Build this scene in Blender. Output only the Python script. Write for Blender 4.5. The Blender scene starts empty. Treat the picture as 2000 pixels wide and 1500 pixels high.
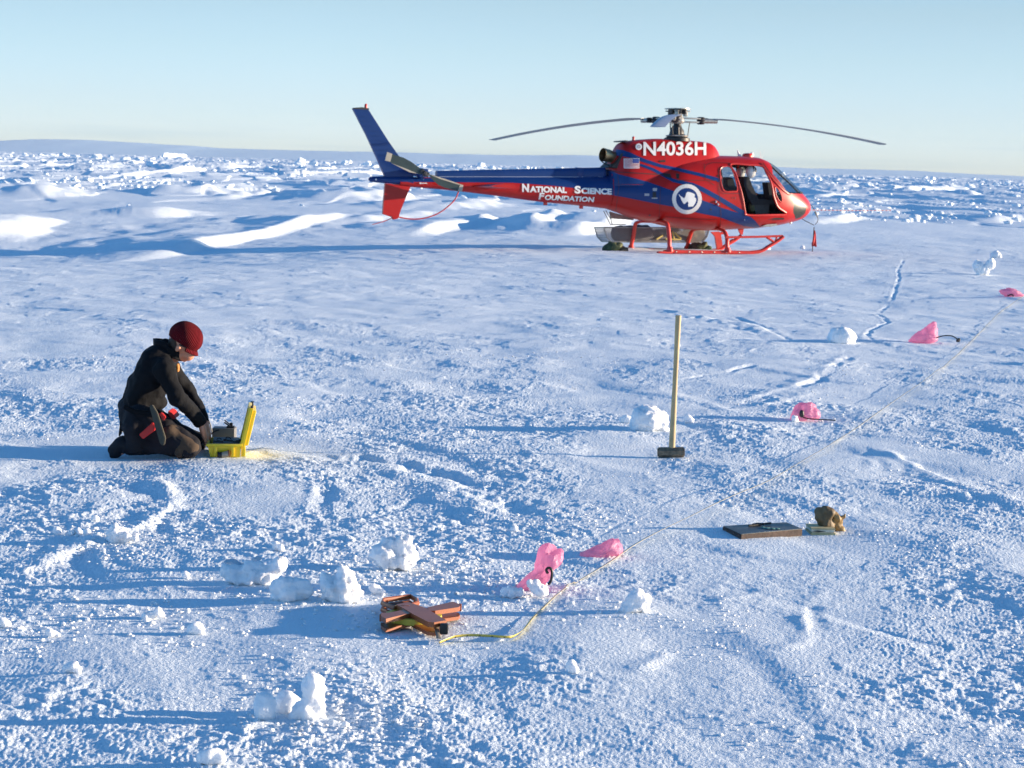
import bpy, bmesh, math, random
import numpy as np
from mathutils import Vector, Matrix, noise as mnoise
from mathutils.bvhtree import BVHTree
from mathutils.geometry import tessellate_polygon

scn = bpy.context.scene
COL = scn.collection
rad = math.radians

# ------------------------------------------------------------------ camera
FPX = 4250.0; CAMZ = 1.9
PITCH = math.atan(428.0 / FPX); ROLL = rad(1.58)
fwd = Vector((0, math.cos(PITCH), -math.sin(PITCH)))
up0 = Vector((0, math.sin(PITCH), math.cos(PITCH)))
rt = Vector((1, 0, 0)) * math.cos(ROLL) + up0 * math.sin(ROLL)
up = -Vector((1, 0, 0)) * math.sin(ROLL) + up0 * math.cos(ROLL)
CAM = Vector((0, 0, CAMZ))
cam_data = bpy.data.cameras.new("camera")
cam = bpy.data.objects.new("camera", cam_data); COL.objects.link(cam)
cam.matrix_world = Matrix(((rt.x, up.x, -fwd.x, CAM.x), (rt.y, up.y, -fwd.y, CAM.y), (rt.z, up.z, -fwd.z, CAM.z), (0, 0, 0, 1)))
cam_data.sensor_width = 36.0
cam_data.lens = FPX / 2000.0 * 36.0
cam_data.clip_start = 0.1; cam_data.clip_end = 60000
cam_data.dof.use_dof = True
cam_data.dof.focus_distance = 10.5
cam_data.dof.aperture_fstop = 13.0
scn.camera = cam

# ------------------------------------------------------------------ light
SUN_EL = rad(7.2); SUN_AZ = rad(8.0)          # azimuth: beyond the right-hand side of the view
sd = Vector((math.cos(SUN_EL) * math.cos(SUN_AZ), math.cos(SUN_EL) * math.sin(SUN_AZ), math.sin(SUN_EL)))
sun_data = bpy.data.lights.new("sun", 'SUN')
sun_data.energy = 5.0; sun_data.angle = rad(0.5); sun_data.color = (1.0, 0.81, 0.60)
sun = bpy.data.objects.new("sun", sun_data); COL.objects.link(sun)
sun.rotation_euler = sd.to_track_quat('Z', 'Y').to_euler()
world = bpy.data.worlds.new("World"); scn.world = world
world.use_nodes = True
wn = world.node_tree; wn.nodes.clear()
def wnode(t, **kw):
    n = wn.nodes.new(t)
    for k, v in kw.items(): setattr(n, k, v)
    return n
sky = wnode('ShaderNodeTexSky', sky_type='NISHITA', sun_disc=False, sun_elevation=SUN_EL,
            sun_rotation=rad(90) - SUN_AZ, altitude=0.0, air_density=1.0, dust_density=0.2, ozone_density=3.0)
bg = wnode('ShaderNodeBackground'); bg.inputs['Strength'].default_value = 0.15
wo = wnode('ShaderNodeOutputWorld')
# the clear cold air near the horizon pales from blue to near white within a few degrees
tc = wnode('ShaderNodeTexCoord'); sx = wnode('ShaderNodeSeparateXYZ')
wn.links.new(tc.outputs['Generated'], sx.inputs[0])
ramp = wnode('ShaderNodeValToRGB')
wn.links.new(sx.outputs['Z'], ramp.inputs[0])
SKYRAMP = [(0.0, (.385, .525, 1.0)), (.013, (.39, .525, 1.0)), (.026, (.38, .475, .86)), (.05, (.38, .43, .655)), (.073, (.38, .39, .515)), (.2, (.25, .375, .485)), (1.0, (.22, .41, .50))]   # halves: doubled below
def set_ramp(r, pts):
    els = r.color_ramp.elements
    while len(els) > 1: els.remove(els[-1])
    els[0].position = pts[0][0]; els[0].color = (*pts[0][1], 1)
    for p, c in pts[1:]:
        e = els.new(p); e.color = (*c, 1)
set_ramp(ramp, SKYRAMP)
mul = wnode('ShaderNodeMix', data_type='RGBA', blend_type='MULTIPLY'); mul.inputs[0].default_value = 1.0
wn.links.new(sky.outputs[0], mul.inputs[6]); wn.links.new(ramp.outputs[0], mul.inputs[7])
# the air is a little less bright towards the sun side than the clear-sky model gives
rx = wnode('ShaderNodeMapRange'); rx.inputs['From Min'].default_value = -.1; rx.inputs['From Max'].default_value = .3; rx.inputs['To Min'].default_value = 1.0; rx.inputs['To Max'].default_value = .78
wn.links.new(sx.outputs['X'], rx.inputs['Value'])
# faint streaks of thin cloud low over the horizon
cm = wnode('ShaderNodeMapping'); cm.inputs['Scale'].default_value = (5, 5, 150); wn.links.new(tc.outputs['Generated'], cm.inputs['Vector'])
cn = wnode('ShaderNodeTexNoise'); cn.inputs['Scale'].default_value = 1.0; cn.inputs['Detail'].default_value = 4; wn.links.new(cm.outputs[0], cn.inputs['Vector'])
ca = wnode('ShaderNodeMapRange'); ca.inputs['From Min'].default_value = .50; ca.inputs['From Max'].default_value = .72; wn.links.new(cn.outputs['Fac'], ca.inputs['Value'])
cb = wnode('ShaderNodeMapRange'); cb.inputs['From Min'].default_value = .022; cb.inputs['From Max'].default_value = .004; wn.links.new(sx.outputs['Z'], cb.inputs['Value'])
cf = wnode('ShaderNodeMath', operation='MULTIPLY'); wn.links.new(ca.outputs[0], cf.inputs[0]); wn.links.new(cb.outputs[0], cf.inputs[1])
cl = wnode('ShaderNodeMix', data_type='RGBA', blend_type='MULTIPLY'); wn.links.new(cf.outputs[0], cl.inputs[0]); wn.links.new(mul.outputs[2], cl.inputs[6]); cl.inputs[7].default_value = (.66, .78, .90, 1)
dim = wnode('ShaderNodeVectorMath', operation='SCALE'); wn.links.new(cl.outputs[2], dim.inputs[0]); wn.links.new(rx.outputs[0], dim.inputs[3])
dbl = wnode('ShaderNodeVectorMath', operation='SCALE'); dbl.inputs[3].default_value = 2.0
wn.links.new(dim.outputs[0], dbl.inputs[0]); wn.links.new(dbl.outputs[0], bg.inputs[0]); wn.links.new(bg.outputs[0], wo.inputs[0])

scn.view_settings.view_transform = 'Standard'; scn.view_settings.look = 'None'
scn.view_settings.exposure = 1.2; scn.view_settings.gamma = 1.0; scn.view_settings.use_curve_mapping = False
scn.render.film_transparent = False
cy = scn.cycles
cy.max_bounces = 6; cy.diffuse_bounces = 3; cy.glossy_bounces = 3; cy.transmission_bounces = 5; cy.transparent_max_bounces = 12
cy.volume_bounces = 0
cy.sample_clamp_indirect = 6.0
cy.caustics_reflective = False; cy.caustics_refractive = False
try:
    cy.use_denoising = True; cy.denoiser = 'OPENIMAGEDENOISE'; cy.denoising_input_passes = 'RGB_ALBEDO_NORMAL'
except Exception: pass

# ------------------------------------------------------------------ helpers
def ray(px, py):
    return fwd * FPX + rt * (px - 1000.0) + up * (750.0 - py)

def link(ob, parent=None):
    COL.objects.link(ob)
    if parent is not None: ob.parent = parent
    return ob

def tag(ob, label=None, cat=None, group=None, kind=None):
    if label: ob['label'] = label
    if cat: ob['category'] = cat
    if group: ob['group'] = group
    if kind: ob['kind'] = kind
    return ob

def empty(name, loc=(0, 0, 0)):
    o = bpy.data.objects.new(name, None); o.empty_display_size = 0.1
    COL.objects.link(o); o.location = loc
    return o

def mesh_obj(name, verts, faces, mat=None, parent=None, smooth=True):
    me = bpy.data.meshes.new(name)
    me.from_pydata([tuple(v) for v in verts], [], [tuple(f) for f in faces])
    me.update()
    if smooth: me.polygons.foreach_set('use_smooth', [True] * len(me.polygons))
    if mat: me.materials.append(mat)
    return link(bpy.data.objects.new(name, me), parent)

def bm_obj(name, bm, mat=None, parent=None, smooth=False, angle=None):
    me = bpy.data.meshes.new(name)
    bmesh.ops.recalc_face_normals(bm, faces=bm.faces[:])
    if angle is not None:
        for f in bm.faces: f.smooth = True
        for e in bm.edges:
            if len(e.link_faces) == 2 and e.calc_face_angle(0) > angle: e.smooth = False
    bm.to_mesh(me); bm.free()
    if smooth: me.polygons.foreach_set('use_smooth', [True] * len(me.polygons))
    if mat: me.materials.append(mat)
    return link(bpy.data.objects.new(name, me), parent)

# ---- numpy gradient noise
_rs = np.random.RandomState(7)
_ang = _rs.rand(256, 256) * 2 * np.pi
_GX = np.cos(_ang); _GY = np.sin(_ang)
def gn(x, y, seed=0):
    x = np.asarray(x, dtype=np.float64) + seed * 17.37; y = np.asarray(y, dtype=np.float64) + seed * 9.71
    xi = np.floor(x).astype(np.int64); yi = np.floor(y).astype(np.int64)
    fx = x - xi; fy = y - yi
    u = fx * fx * fx * (fx * (fx * 6 - 15) + 10); v = fy * fy * fy * (fy * (fy * 6 - 15) + 10)
    def g(ix, iy, dx, dy):
        a = (ix + seed * 31) & 255; b = (iy + seed * 57) & 255
        return _GX[a, b] * dx + _GY[a, b] * dy
    n00 = g(xi, yi, fx, fy); n10 = g(xi + 1, yi, fx - 1, fy)
    n01 = g(xi, yi + 1, fx, fy - 1); n11 = g(xi + 1, yi + 1, fx - 1, fy - 1)
    return 1.5 * ((n00 * (1 - u) + n10 * u) * (1 - v) + (n01 * (1 - u) + n11 * u) * v)
def sstep(a, b, x):
    t = np.clip((x - a) / (b - a), 0, 1); return t * t * (3 - 2 * t)

def g0(px, py):                                   # flat-ground point under a picture point
    d = ray(px, py); t = -CAMZ / d.z
    return (CAM.x + d.x * t, CAM.y + d.y * t)

# ------------------------------------------------------------------ snow surface
# drift edges: (points in the picture, height m, width to the left, width to the right)
RIDGES = [
    ([(0,1128),(90,1095),(170,1060),(255,1035),(320,1000),(338,975),(315,950),(285,935)], .035, .10, .05),
    ([(1700,868),(1760,900),(1850,938),(1920,960),(1985,985),(2060,1010)], .035, .16, .05),
    ([(1285,601),(1380,622),(1470,637),(1530,662)], .045, .20, .07),
    ([(1400,792),(1500,768),(1590,742),(1640,715),(1668,690)], .018, .14, .05),
    ([(1515,1278),(1570,1262),(1574,1225),(1566,1200)], .013, .05, .03),
    ([(1380,785),(1420,800),(1480,795),(1600,765)], .02, .1, .05),
    ([(860,870),(960,858),(1060,850)], .02, .12, .06),
    ([(600,895),(560,885),(500,880)], .03, .14, .08),
    ([(1230,1320),(1290,1290),(1300,1275)], .02, .06, .04),
    ([(1400,1180),(1470,1165),(1530,1150)], .012, .06, .04),
]
# scarps: stepping down on the side that faces the viewer (shadowed edge)
SCARPS = [
    ([(560,884),(640,892),(720,898),(790,908),(840,922),(900,934),(960,955),(985,975),(1012,990),(1005,1014)], .060, .11),
    ([(648,945),(640,970),(622,1000),(600,1030),(585,1050)], .022, .045),
    ([(1768,505),(1754,525),(1756,545),(1745,575),(1740,590)], .022, .030),
    ([(1740,590),(1712,612),(1735,628),(1700,645),(1690,660),(1718,674)], .022, .030),
    ([(1668,690),(1630,722),(1600,745),(1560,760)], .035, .05),
    ([(870,1002),(900,1012),(925,1028)], .03, .04),
    ([(1588,1180),(1590,1236)], .013, .03),
    ([(1320,745),(1400,735),(1480,722)], .025, .04),
    ([(1410,610),(1500,640),(1540,668)], .025, .05),
]
# long sunlit banks further out: (points, height, left run-out, right face width)
BANKS = [
    ([(185,482),(300,473),(430,460),(560,444),(660,431),(735,420)], .30, 2.6, .55),
    ([(600,446),(700,434),(800,422),(850,414)], .20, 1.5, .9),
    ([(770,458),(850,448),(930,442),(960,426)], .36, 2.5, .6),
    ([(1010,455),(1060,440),(1085,430)], .35, 1.5, .6),
    ([(1080,462),(1150,452),(1190,440),(1215,425)], .50, 2.2, .8),
    ([(215,426),(300,422),(390,412)], .34, 2.2, 1.6),
    ([(640,396),(720,390),(790,378)], .55, 4.0, 2.2),
    ([(-60,450),(20,440),(60,425)], .5, 3.0, 1.2),
    ([(0,384),(60,380),(100,366)], .6, 6.0, 3.0),
    ([(1555,440),(1620,436),(1665,428),(1690,424)], .36, 2.0, .8),
    ([(1850,436),(1930,434),(2010,428),(2080,420)], .34, 2.4, 1.0),
    ([(290,380),(420,378),(540,372)], .5, 4.0, 2.4),
    ([(820,412),(900,405),(960,396)], .4, 3.5, 1.8),
    ([(1600,376),(1680,374),(1730,369)], .6, 5.0, 2.0),
    ([(1735,374),(1820,373),(1890,369)], .7, 5.0, 2.0),
]
def _seg_dist(X, Y, p, q):
    dx, dy = q[0] - p[0], q[1] - p[1]; L2 = dx * dx + dy * dy + 1e-9
    t = np.clip(((X - p[0]) * dx + (Y - p[1]) * dy) / L2, 0, 1)
    ex = X - (p[0] + t * dx); ey = Y - (p[1] + t * dy)
    d = np.sqrt(ex * ex + ey * ey)
    return d, ex, ey, t
def _poly_field(X, Y, pts, reach):
    """distance to a polyline, x-offset from it, and arc position 0..1; only near it"""
    xs = [p[0] for p in pts]; ys = [p[1] for p in pts]
    m = (X > min(xs) - reach) & (X < max(xs) + reach) & (Y > min(ys) - reach) & (Y < max(ys) + reach)
    idx = np.nonzero(m)[0]
    if len(idx) == 0: return None
    x = X[idx]; y = Y[idx]
    best = np.full(len(idx), 1e9); bx = np.zeros(len(idx)); by = np.zeros(len(idx)); bt = np.zeros(len(idx)); bn = np.zeros(len(idx))
    n = len(pts) - 1
    for k in range(n):
        d, ex, ey, t = _seg_dist(x, y, pts[k], pts[k + 1])
        s = d < best
        dx, dy = pts[k + 1][0] - pts[k][0], pts[k + 1][1] - pts[k][1]
        side = np.sign(ex * dy - ey * dx)
        best[s] = d[s]; bx[s] = ex[s]; by[s] = ey[s]; bt[s] = (k + t[s]) / n; bn[s] = side[s]
    return idx, best, bx, by, bt, bn

def height(X, Y, fine=True):
    X = np.asarray(X, dtype=np.float64); Y = np.asarray(Y, dtype=np.float64)
    sh = X.shape; X = X.ravel(); Y = Y.ravel()
    R = np.sqrt(X * X + Y * Y)
    # warp for natural outlines
    wx = X + 0.25 * gn(X / 1.3, Y / 1.7, 3); wy = Y + 0.35 * gn(X / 1.5, Y / 1.6, 4)
    h = 0.030 * gn(X / 4.5, Y / 7.5, 1) + 0.018 * gn(wx / 1.7, wy / 2.6, 2)
    # mid field rolls, kept low where the aircraft stands
    heli = np.exp(-(((X + 3) / 16) ** 4 + ((Y - 48.5) / 6.5) ** 4))
    mid = sstep(26, 60, R) * (1 - 0.95 * heli)
    h += mid * (0.08 * gn(X / 14.0, Y / 16.0, 5) + 0.035 * gn(X / 3.6, Y / 7.0, 6))
    h -= 0.42 * sstep(2, 13, 2 - X) * np.exp(-((Y - 47) / 9) ** 2)
    far = sstep(80, 260, R)
    rdg = 1 - np.abs(gn(X / 14.0, Y / 30.0, 8)) * 2.2
    h += far * (0.34 * gn(X / 34.0, Y / 60.0, 7) + 0.36 * np.clip(rdg, 0, 1) ** 3 - .15)
    tr_a = .75 * sstep(75, 120, R) * (1 - heli)
    h += tr_a * (.17 * sstep(.02, .10, gn(X / 7.0 + Y / 60, Y / 24.0, 33)) + .13 * sstep(.05, .14, gn(X / 3.4 + Y / 40, Y / 13.0, 34)) - .14)
    h += sstep(140, 260, R) * .45 * sstep(.05, .12, gn(X / 12.0, Y / 60.0, 35))
    far2 = sstep(350, 900, R)
    h += far2 * (1.1 * gn(X / 90.0, Y / 260.0, 9) + .5 * gn(X / 18.0, Y / 80.0, 10))
    # wind crust: small scarps and hollows
    near = 1 - sstep(45, 110, R)
    c = gn(wx / 0.55, wy / 0.60, 11) + 0.5 * gn(wx / 0.22, wy / 0.24, 12)
    rough = sstep(-0.5, 0.35, gn(X / 1.5, Y / 2.6, 13) + 0.5 * gn(X / .5, Y / .9, 14))
    h += near * (0.0055 * sstep(-0.05, 0.12, c) * (0.25 + 0.75 * rough))
    c2 = gn(wx / 0.9 + wy / 2.4, wy / 1.5, 15)
    h += near * 0.012 * sstep(-0.10, 0.30, c2) * (1 - .5 * sstep(15, 35, R))
    h += near * sstep(9, 18, R) * (0.011 * gn(X / 1.3, Y / .95, 36) + 0.006 * gn(X / .6, Y / .42, 37))
    nr = 1 - sstep(13, 34, R)
    h += near * (0.006 * gn(X / .42, Y / .46, 16) + .009 * gn(X / .95, Y / 1.1, 27))
    i = np.nonzero(R < 46)[0]
    if fine and len(i):
        x = X[i]; y = Y[i]; k = nr[i]; rr = rough[i]
        m2 = sstep(-0.35, 0.5, gn(x / .75, y / 1.2, 30) + 0.7 * gn(x / .22, y / .42, 31))
        a = x * 0.86 - y * 0.36; b = x * 0.5 + y * 0.85      # streaks run away to the right
        r1 = np.clip(gn(a / 0.085, b / 0.060, 17) + .12, 0, 1) ** 1.2
        r2 = np.clip(gn(a / 0.040 + 5, b / 0.028, 20) + .10, 0, 1)
        r3 = np.clip(gn(x / 0.13, y / 0.14, 26) + .0, 0, 1) ** 1.4
        amp = (0.24 + 0.76 * k) * (0.30 + 0.70 * rr) * (0.40 + 0.95 * m2)
        h[i] += amp * (0.0090 * r1 + 0.0056 * r2 * k + 0.0062 * r3)
        h[i] += k * (0.25 + 0.75 * rr) * 0.0028 * gn(x / 0.014, y / 0.024, 18)
    for pts, H, wl, wr in _RG:
        r = _poly_field(X, Y, pts, 6 * max(wl, wr))
        if r is None: continue
        idx, d, ex, ey, t, sd_ = r
        jag = 1 + 0.6 * gn(X[idx] / .12, Y[idx] / .2, 21)
        s = ex * 0.97 + ey * 0.25
        w = np.where(s > 0, wr, wl) * np.clip(jag, .4, 2)
        end = np.clip(np.minimum(t, 1 - t) * 8, 0, 1)
        h[idx] += .75 * H * np.exp(-(d / w) ** 2) * end * np.clip(.7 + .6 * gn(X[idx] / .3, Y[idx] / .4, 22), .2, 1.4)
    for pts, H, w in _SC:
        r = _poly_field(X, Y, pts, 6 * w)
        if r is None: continue
        idx, d, ex, ey, t, sd_ = r
        end = sstep(0, .15, np.minimum(t, 1 - t))
        q = np.abs(d * np.sign(ex + 1e-9) + 1.1 * w * gn(X[idx] / .22, Y[idx] / .5, 23) + .5 * w * gn(X[idx] / .08, Y[idx] / .15, 28))
        var = np.clip(.65 + .9 * gn(X[idx] / .5, Y[idx] / .9, 29), .1, 1.2)
        h[idx] += .62 * end * H * var * (.18 * np.exp(-((q - 1.7 * w) / (.8 * w)) ** 2) - .85 * np.exp(-(q / w) ** 2))
    for pts, H, wl, wr in _BK:
        r = _poly_field(X, Y, pts, 3.2 * wl)
        if r is None: continue
        idx, d, ex, ey, t, sd_ = r
        end = sstep(0, .32, np.minimum(t, 1 - t))
        jag = 1 + 0.35 * gn(X[idx] / .9, Y[idx] / 2.2, 24)
        right = (ex * 0.8 - ey * 0.6) > 0
        w = np.where(right, wr, wl) * np.clip(jag, .4, 1.8)
        prof = np.where(right, 1 - sstep(0, 1, d / w), np.exp(-(d / w) ** 2))
        h[idx] += .75 * H * prof * end * np.clip(.9 + .35 * gn(X[idx] / 1.6, Y[idx] / 5, 25), .5, 1.2)
    return h.reshape(sh)
_RG = [([g0(*p) for p in pts], H, a, b) for pts, H, a, b in RIDGES]
_SC = [([g0(*p) for p in pts], H, w) for pts, H, w in SCARPS]
_BK = [([g0(*p) for p in pts], H, a, b) for pts, H, a, b in BANKS]

def hz(x, y): return float(height(np.array([x]), np.array([y]))[0])
def gp(px, py):
    """point of the snow surface seen at a picture point"""
    d = ray(px, py); z = 0.0
    for _ in range(6):
        t = (z - CAMZ) / d.z
        x, y = CAM.x + d.x * t, CAM.y + d.y * t
        z = 0.5 * z + 0.5 * hz(x, y)
    return Vector((x, y, hz(x, y)))
# ------------------------------------------------------------------ materials
def new_mat(name):
    m = bpy.data.materials.new(name); m.use_nodes = True
    nt = m.node_tree; b = nt.nodes['Principled BSDF']
    return m, nt, b
def lnk(nt, a, b): nt.links.new(a, b)
def nd(nt, t, **kw):
    n = nt.nodes.new(t)
    for k, v in kw.items():
        if k in n.inputs: n.inputs[k].default_value = v
        else: setattr(n, k, v)
    return n
def simple_mat(name, col, rough=0.5, metal=0.0, var=0.12, vscale=6.0, bump=0.0, bscale=60.0, coat=0.0, spec=0.5, sheen=0.0):
    m, nt, b = new_mat(name)
    b.inputs['Roughness'].default_value = rough; b.inputs['Metallic'].default_value = metal
    b.inputs['Coat Weight'].default_value = coat; b.inputs['Specular IOR Level'].default_value = spec
    b.inputs['Sheen Weight'].default_value = sheen
    tcn = nd(nt, 'ShaderNodeTexCoord')
    n = nd(nt, 'ShaderNodeTexNoise'); n.inputs['Scale'].default_value = vscale; n.inputs['Detail'].default_value = 5
    lnk(nt, tcn.outputs['Object'], n.inputs['Vector'])
    r = nd(nt, 'ShaderNodeMapRange'); r.inputs['To Min'].default_value = 1 - var; r.inputs['To Max'].default_value = 1 + var
    r.inputs['From Min'].default_value = .3; r.inputs['From Max'].default_value = .7
    lnk(nt, n.outputs['Fac'], r.inputs['Value'])
    mx = nd(nt, 'ShaderNodeMix', data_type='RGBA', blend_type='MULTIPLY'); mx.inputs[0].default_value = 1
    mx.inputs[6].default_value = (*col, 1)
    lnk(nt, r.outputs[0], mx.inputs[7]); lnk(nt, mx.outputs[2], b.inputs['Base Color'])
    if bump:
        n2 = nd(nt, 'ShaderNodeTexNoise'); n2.inputs['Scale'].default_value = bscale; n2.inputs['Detail'].default_value = 4
        lnk(nt, tcn.outputs['Object'], n2.inputs['Vector'])
        bp = nd(nt, 'ShaderNodeBump'); bp.inputs['Strength'].default_value = 1.0; bp.inputs['Distance'].default_value = bump
        lnk(nt, n2.outputs['Fac'], bp.inputs['Height']); lnk(nt, bp.outputs[0], b.inputs['Normal'])
    return m

def snow_mat(name, col=(0.81, 0.88, 0.93), sss=0.0, bumps=((60, .010), (190, .0035)), sparkle=True, rough=0.6):
    m, nt, b = new_mat(name)
    b.inputs['Roughness'].default_value = rough; b.inputs['Specular IOR Level'].default_value = 0.25
    geo = nd(nt, 'ShaderNodeNewGeometry')
    n = nd(nt, 'ShaderNodeTexNoise'); n.inputs['Scale'].default_value = 0.9; n.inputs['Detail'].default_value = 6
    lnk(nt, geo.outputs['Position'], n.inputs['Vector'])
    cr = nd(nt, 'ShaderNodeMix', data_type='RGBA')
    cr.inputs[6].default_value = (col[0] * .95, col[1] * .965, col[2] * .985, 1); cr.inputs[7].default_value = (*col, 1)
    lnk(nt, n.outputs['Fac'], cr.inputs[0]); lnk(nt, cr.outputs[2], b.inputs['Base Color'])
    prev = None
    for s, dist in bumps:
        t = nd(nt, 'ShaderNodeTexNoise'); t.inputs['Scale'].default_value = s; t.inputs['Detail'].default_value = 3; t.inputs['Roughness'].default_value = .6
        lnk(nt, geo.outputs['Position'], t.inputs['Vector'])
        bp = nd(nt, 'ShaderNodeBump'); bp.inputs['Distance'].default_value = dist
        lnk(nt, t.outputs['Fac'], bp.inputs['Height'])
        if prev: lnk(nt, prev.outputs[0], bp.inputs['Normal'])
        prev = bp
    lnk(nt, prev.outputs[0], b.inputs['Normal'])
    if sss:
        b.inputs['Subsurface Weight'].default_value = sss
        b.inputs['Subsurface Radius'].default_value = (0.035, 0.034, 0.034); b.inputs['Subsurface Scale'].default_value = 1.0
    return m
M_SNOW = snow_mat('snow')
M_CHUNK = snow_mat('packed_snow', col=(.97, .97, .97), sss=0.5, bumps=((70, .006), (220, .002)))

# ------------------------------------------------------------------ the snow sheet, one mesh, finest near the camera
def geom(a, b, n): return np.exp(np.linspace(math.log(a), math.log(b), n))
QF = 1.0
rows = np.concatenate([np.linspace(-60, 4.0, 24), geom(4.4, 6.2, 30), geom(6.21, 62, int(1050 * QF)), geom(62.4, 900, int(420 * QF)), geom(905, 9000, 60)])
uf = np.linspace(-1, 1, int(1600 * QF))
ext = geom(1.02, 9, 60)
us = np.concatenate([-ext[::-1], uf, ext])
halfw = 0.45 + 0.262 * np.maximum(rows, 0.0) + np.where(rows < 4, 1.5, 0)
X = us[None, :] * halfw[:, None]; Y = np.repeat(rows[:, None], len(us), 1)
Z = height(X, Y)
nr_, nc_ = X.shape
me = bpy.data.meshes.new('snow_ground')
me.vertices.add(nr_ * nc_)
me.vertices.foreach_set('co', np.stack([X, Y, Z], -1).astype(np.float32).ravel())
ii = np.arange(nr_ - 1)[:, None] * nc_ + np.arange(nc_ - 1)[None, :]
q = np.stack([ii, ii + 1, ii + nc_ + 1, ii + nc_], -1).reshape(-1, 4)
me.loops.add(q.size); me.polygons.add(len(q))
me.loops.foreach_set('vertex_index', q.ravel().astype(np.int32))
me.polygons.foreach_set('loop_start', (np.arange(len(q)) * 4).astype(np.int32))
me.polygons.foreach_set('use_smooth', np.ones(len(q), dtype=bool))
me.update(calc_edges=True)
me.materials.append(M_SNOW)
ground = link(bpy.data.objects.new('snow_ground', me))
tag(ground, 'wind crusted sea ice snow, rippled and blue in its hollows', kind='structure')
del X, Y, Z, q, ii

# ------------------------------------------------------------------ hills on the horizon
def hill_mesh():
    # a long low ridge 7 to 9 km out; its crest read off against the sky
    crest = [(-900,285),(-400,278),(0,275),(60,272),(160,273),(260,278),(360,284),(420,289),(560,293),(700,296),(860,300),(1000,303),(1140,303),(1250,308),(1400,314),(1520,326),(1600,329),(1700,331),(1800,334),(1900,340),(2000,344),(2200,352),(2700,372)]
    px = np.array([c[0] for c in crest], float); py = np.array([c[1] for c in crest], float)
    D = 7500.0; vs = []; fs = []
    N = 260
    for i in range(N):
        x = -900 + 3600 * i / (N - 1); y = float(np.interp(x, px, py)) + 1.2 * mnoise.noise(Vector((x / 70, 3.1, 0))) + .6 * mnoise.noise(Vector((x / 17, 1.1, 0)))
        d = ray(x, y); t = D / d.y; c = CAM + d * t
        top = max(c.z, 8)
        for k, (dy, fz) in enumerate(((-1500, -.25), (-900, .2), (-400, .68), (0, 1.0), (900, .9), (2200, -.2))):
            j = mnoise.noise(Vector((x / 160, k * 3.3, 5.0))) * 60
            vs.append((c.x, c.y + dy + j, top * fz))
    for i in range(N - 1):
        for k in range(5):
            a = i * 6 + k; fs.append((a, a + 6, a + 7, a + 1))
    return vs, fs
vs, fs = hill_mesh()
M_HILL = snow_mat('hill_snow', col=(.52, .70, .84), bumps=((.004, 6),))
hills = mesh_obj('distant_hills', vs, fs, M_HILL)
tag(hills, 'low blue snow hills far off along the horizon', kind='structure')
# ------------------------------------------------------------------ shape helpers
def catmull(pts, n=8, closed=False):
    P = [Vector(p) for p in pts]; out = []
    N = len(P)
    rng = range(N) if closed else range(N - 1)
    for i in rng:
        if closed: p0, p1, p2, p3 = P[(i - 1) % N], P[i], P[(i + 1) % N], P[(i + 2) % N]
        else: p0, p1, p2, p3 = P[max(i - 1, 0)], P[i], P[i + 1], P[min(i + 2, N - 1)]
        for k in range(n):
            t = k / n
            out.append(0.5 * ((2 * p1) + (-p0 + p2) * t + (2 * p0 - 5 * p1 + 4 * p2 - p3) * t * t + (-p0 + 3 * p1 - 3 * p2 + p3) * t ** 3))
    if not closed: out.append(P[-1])
    return out

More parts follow.
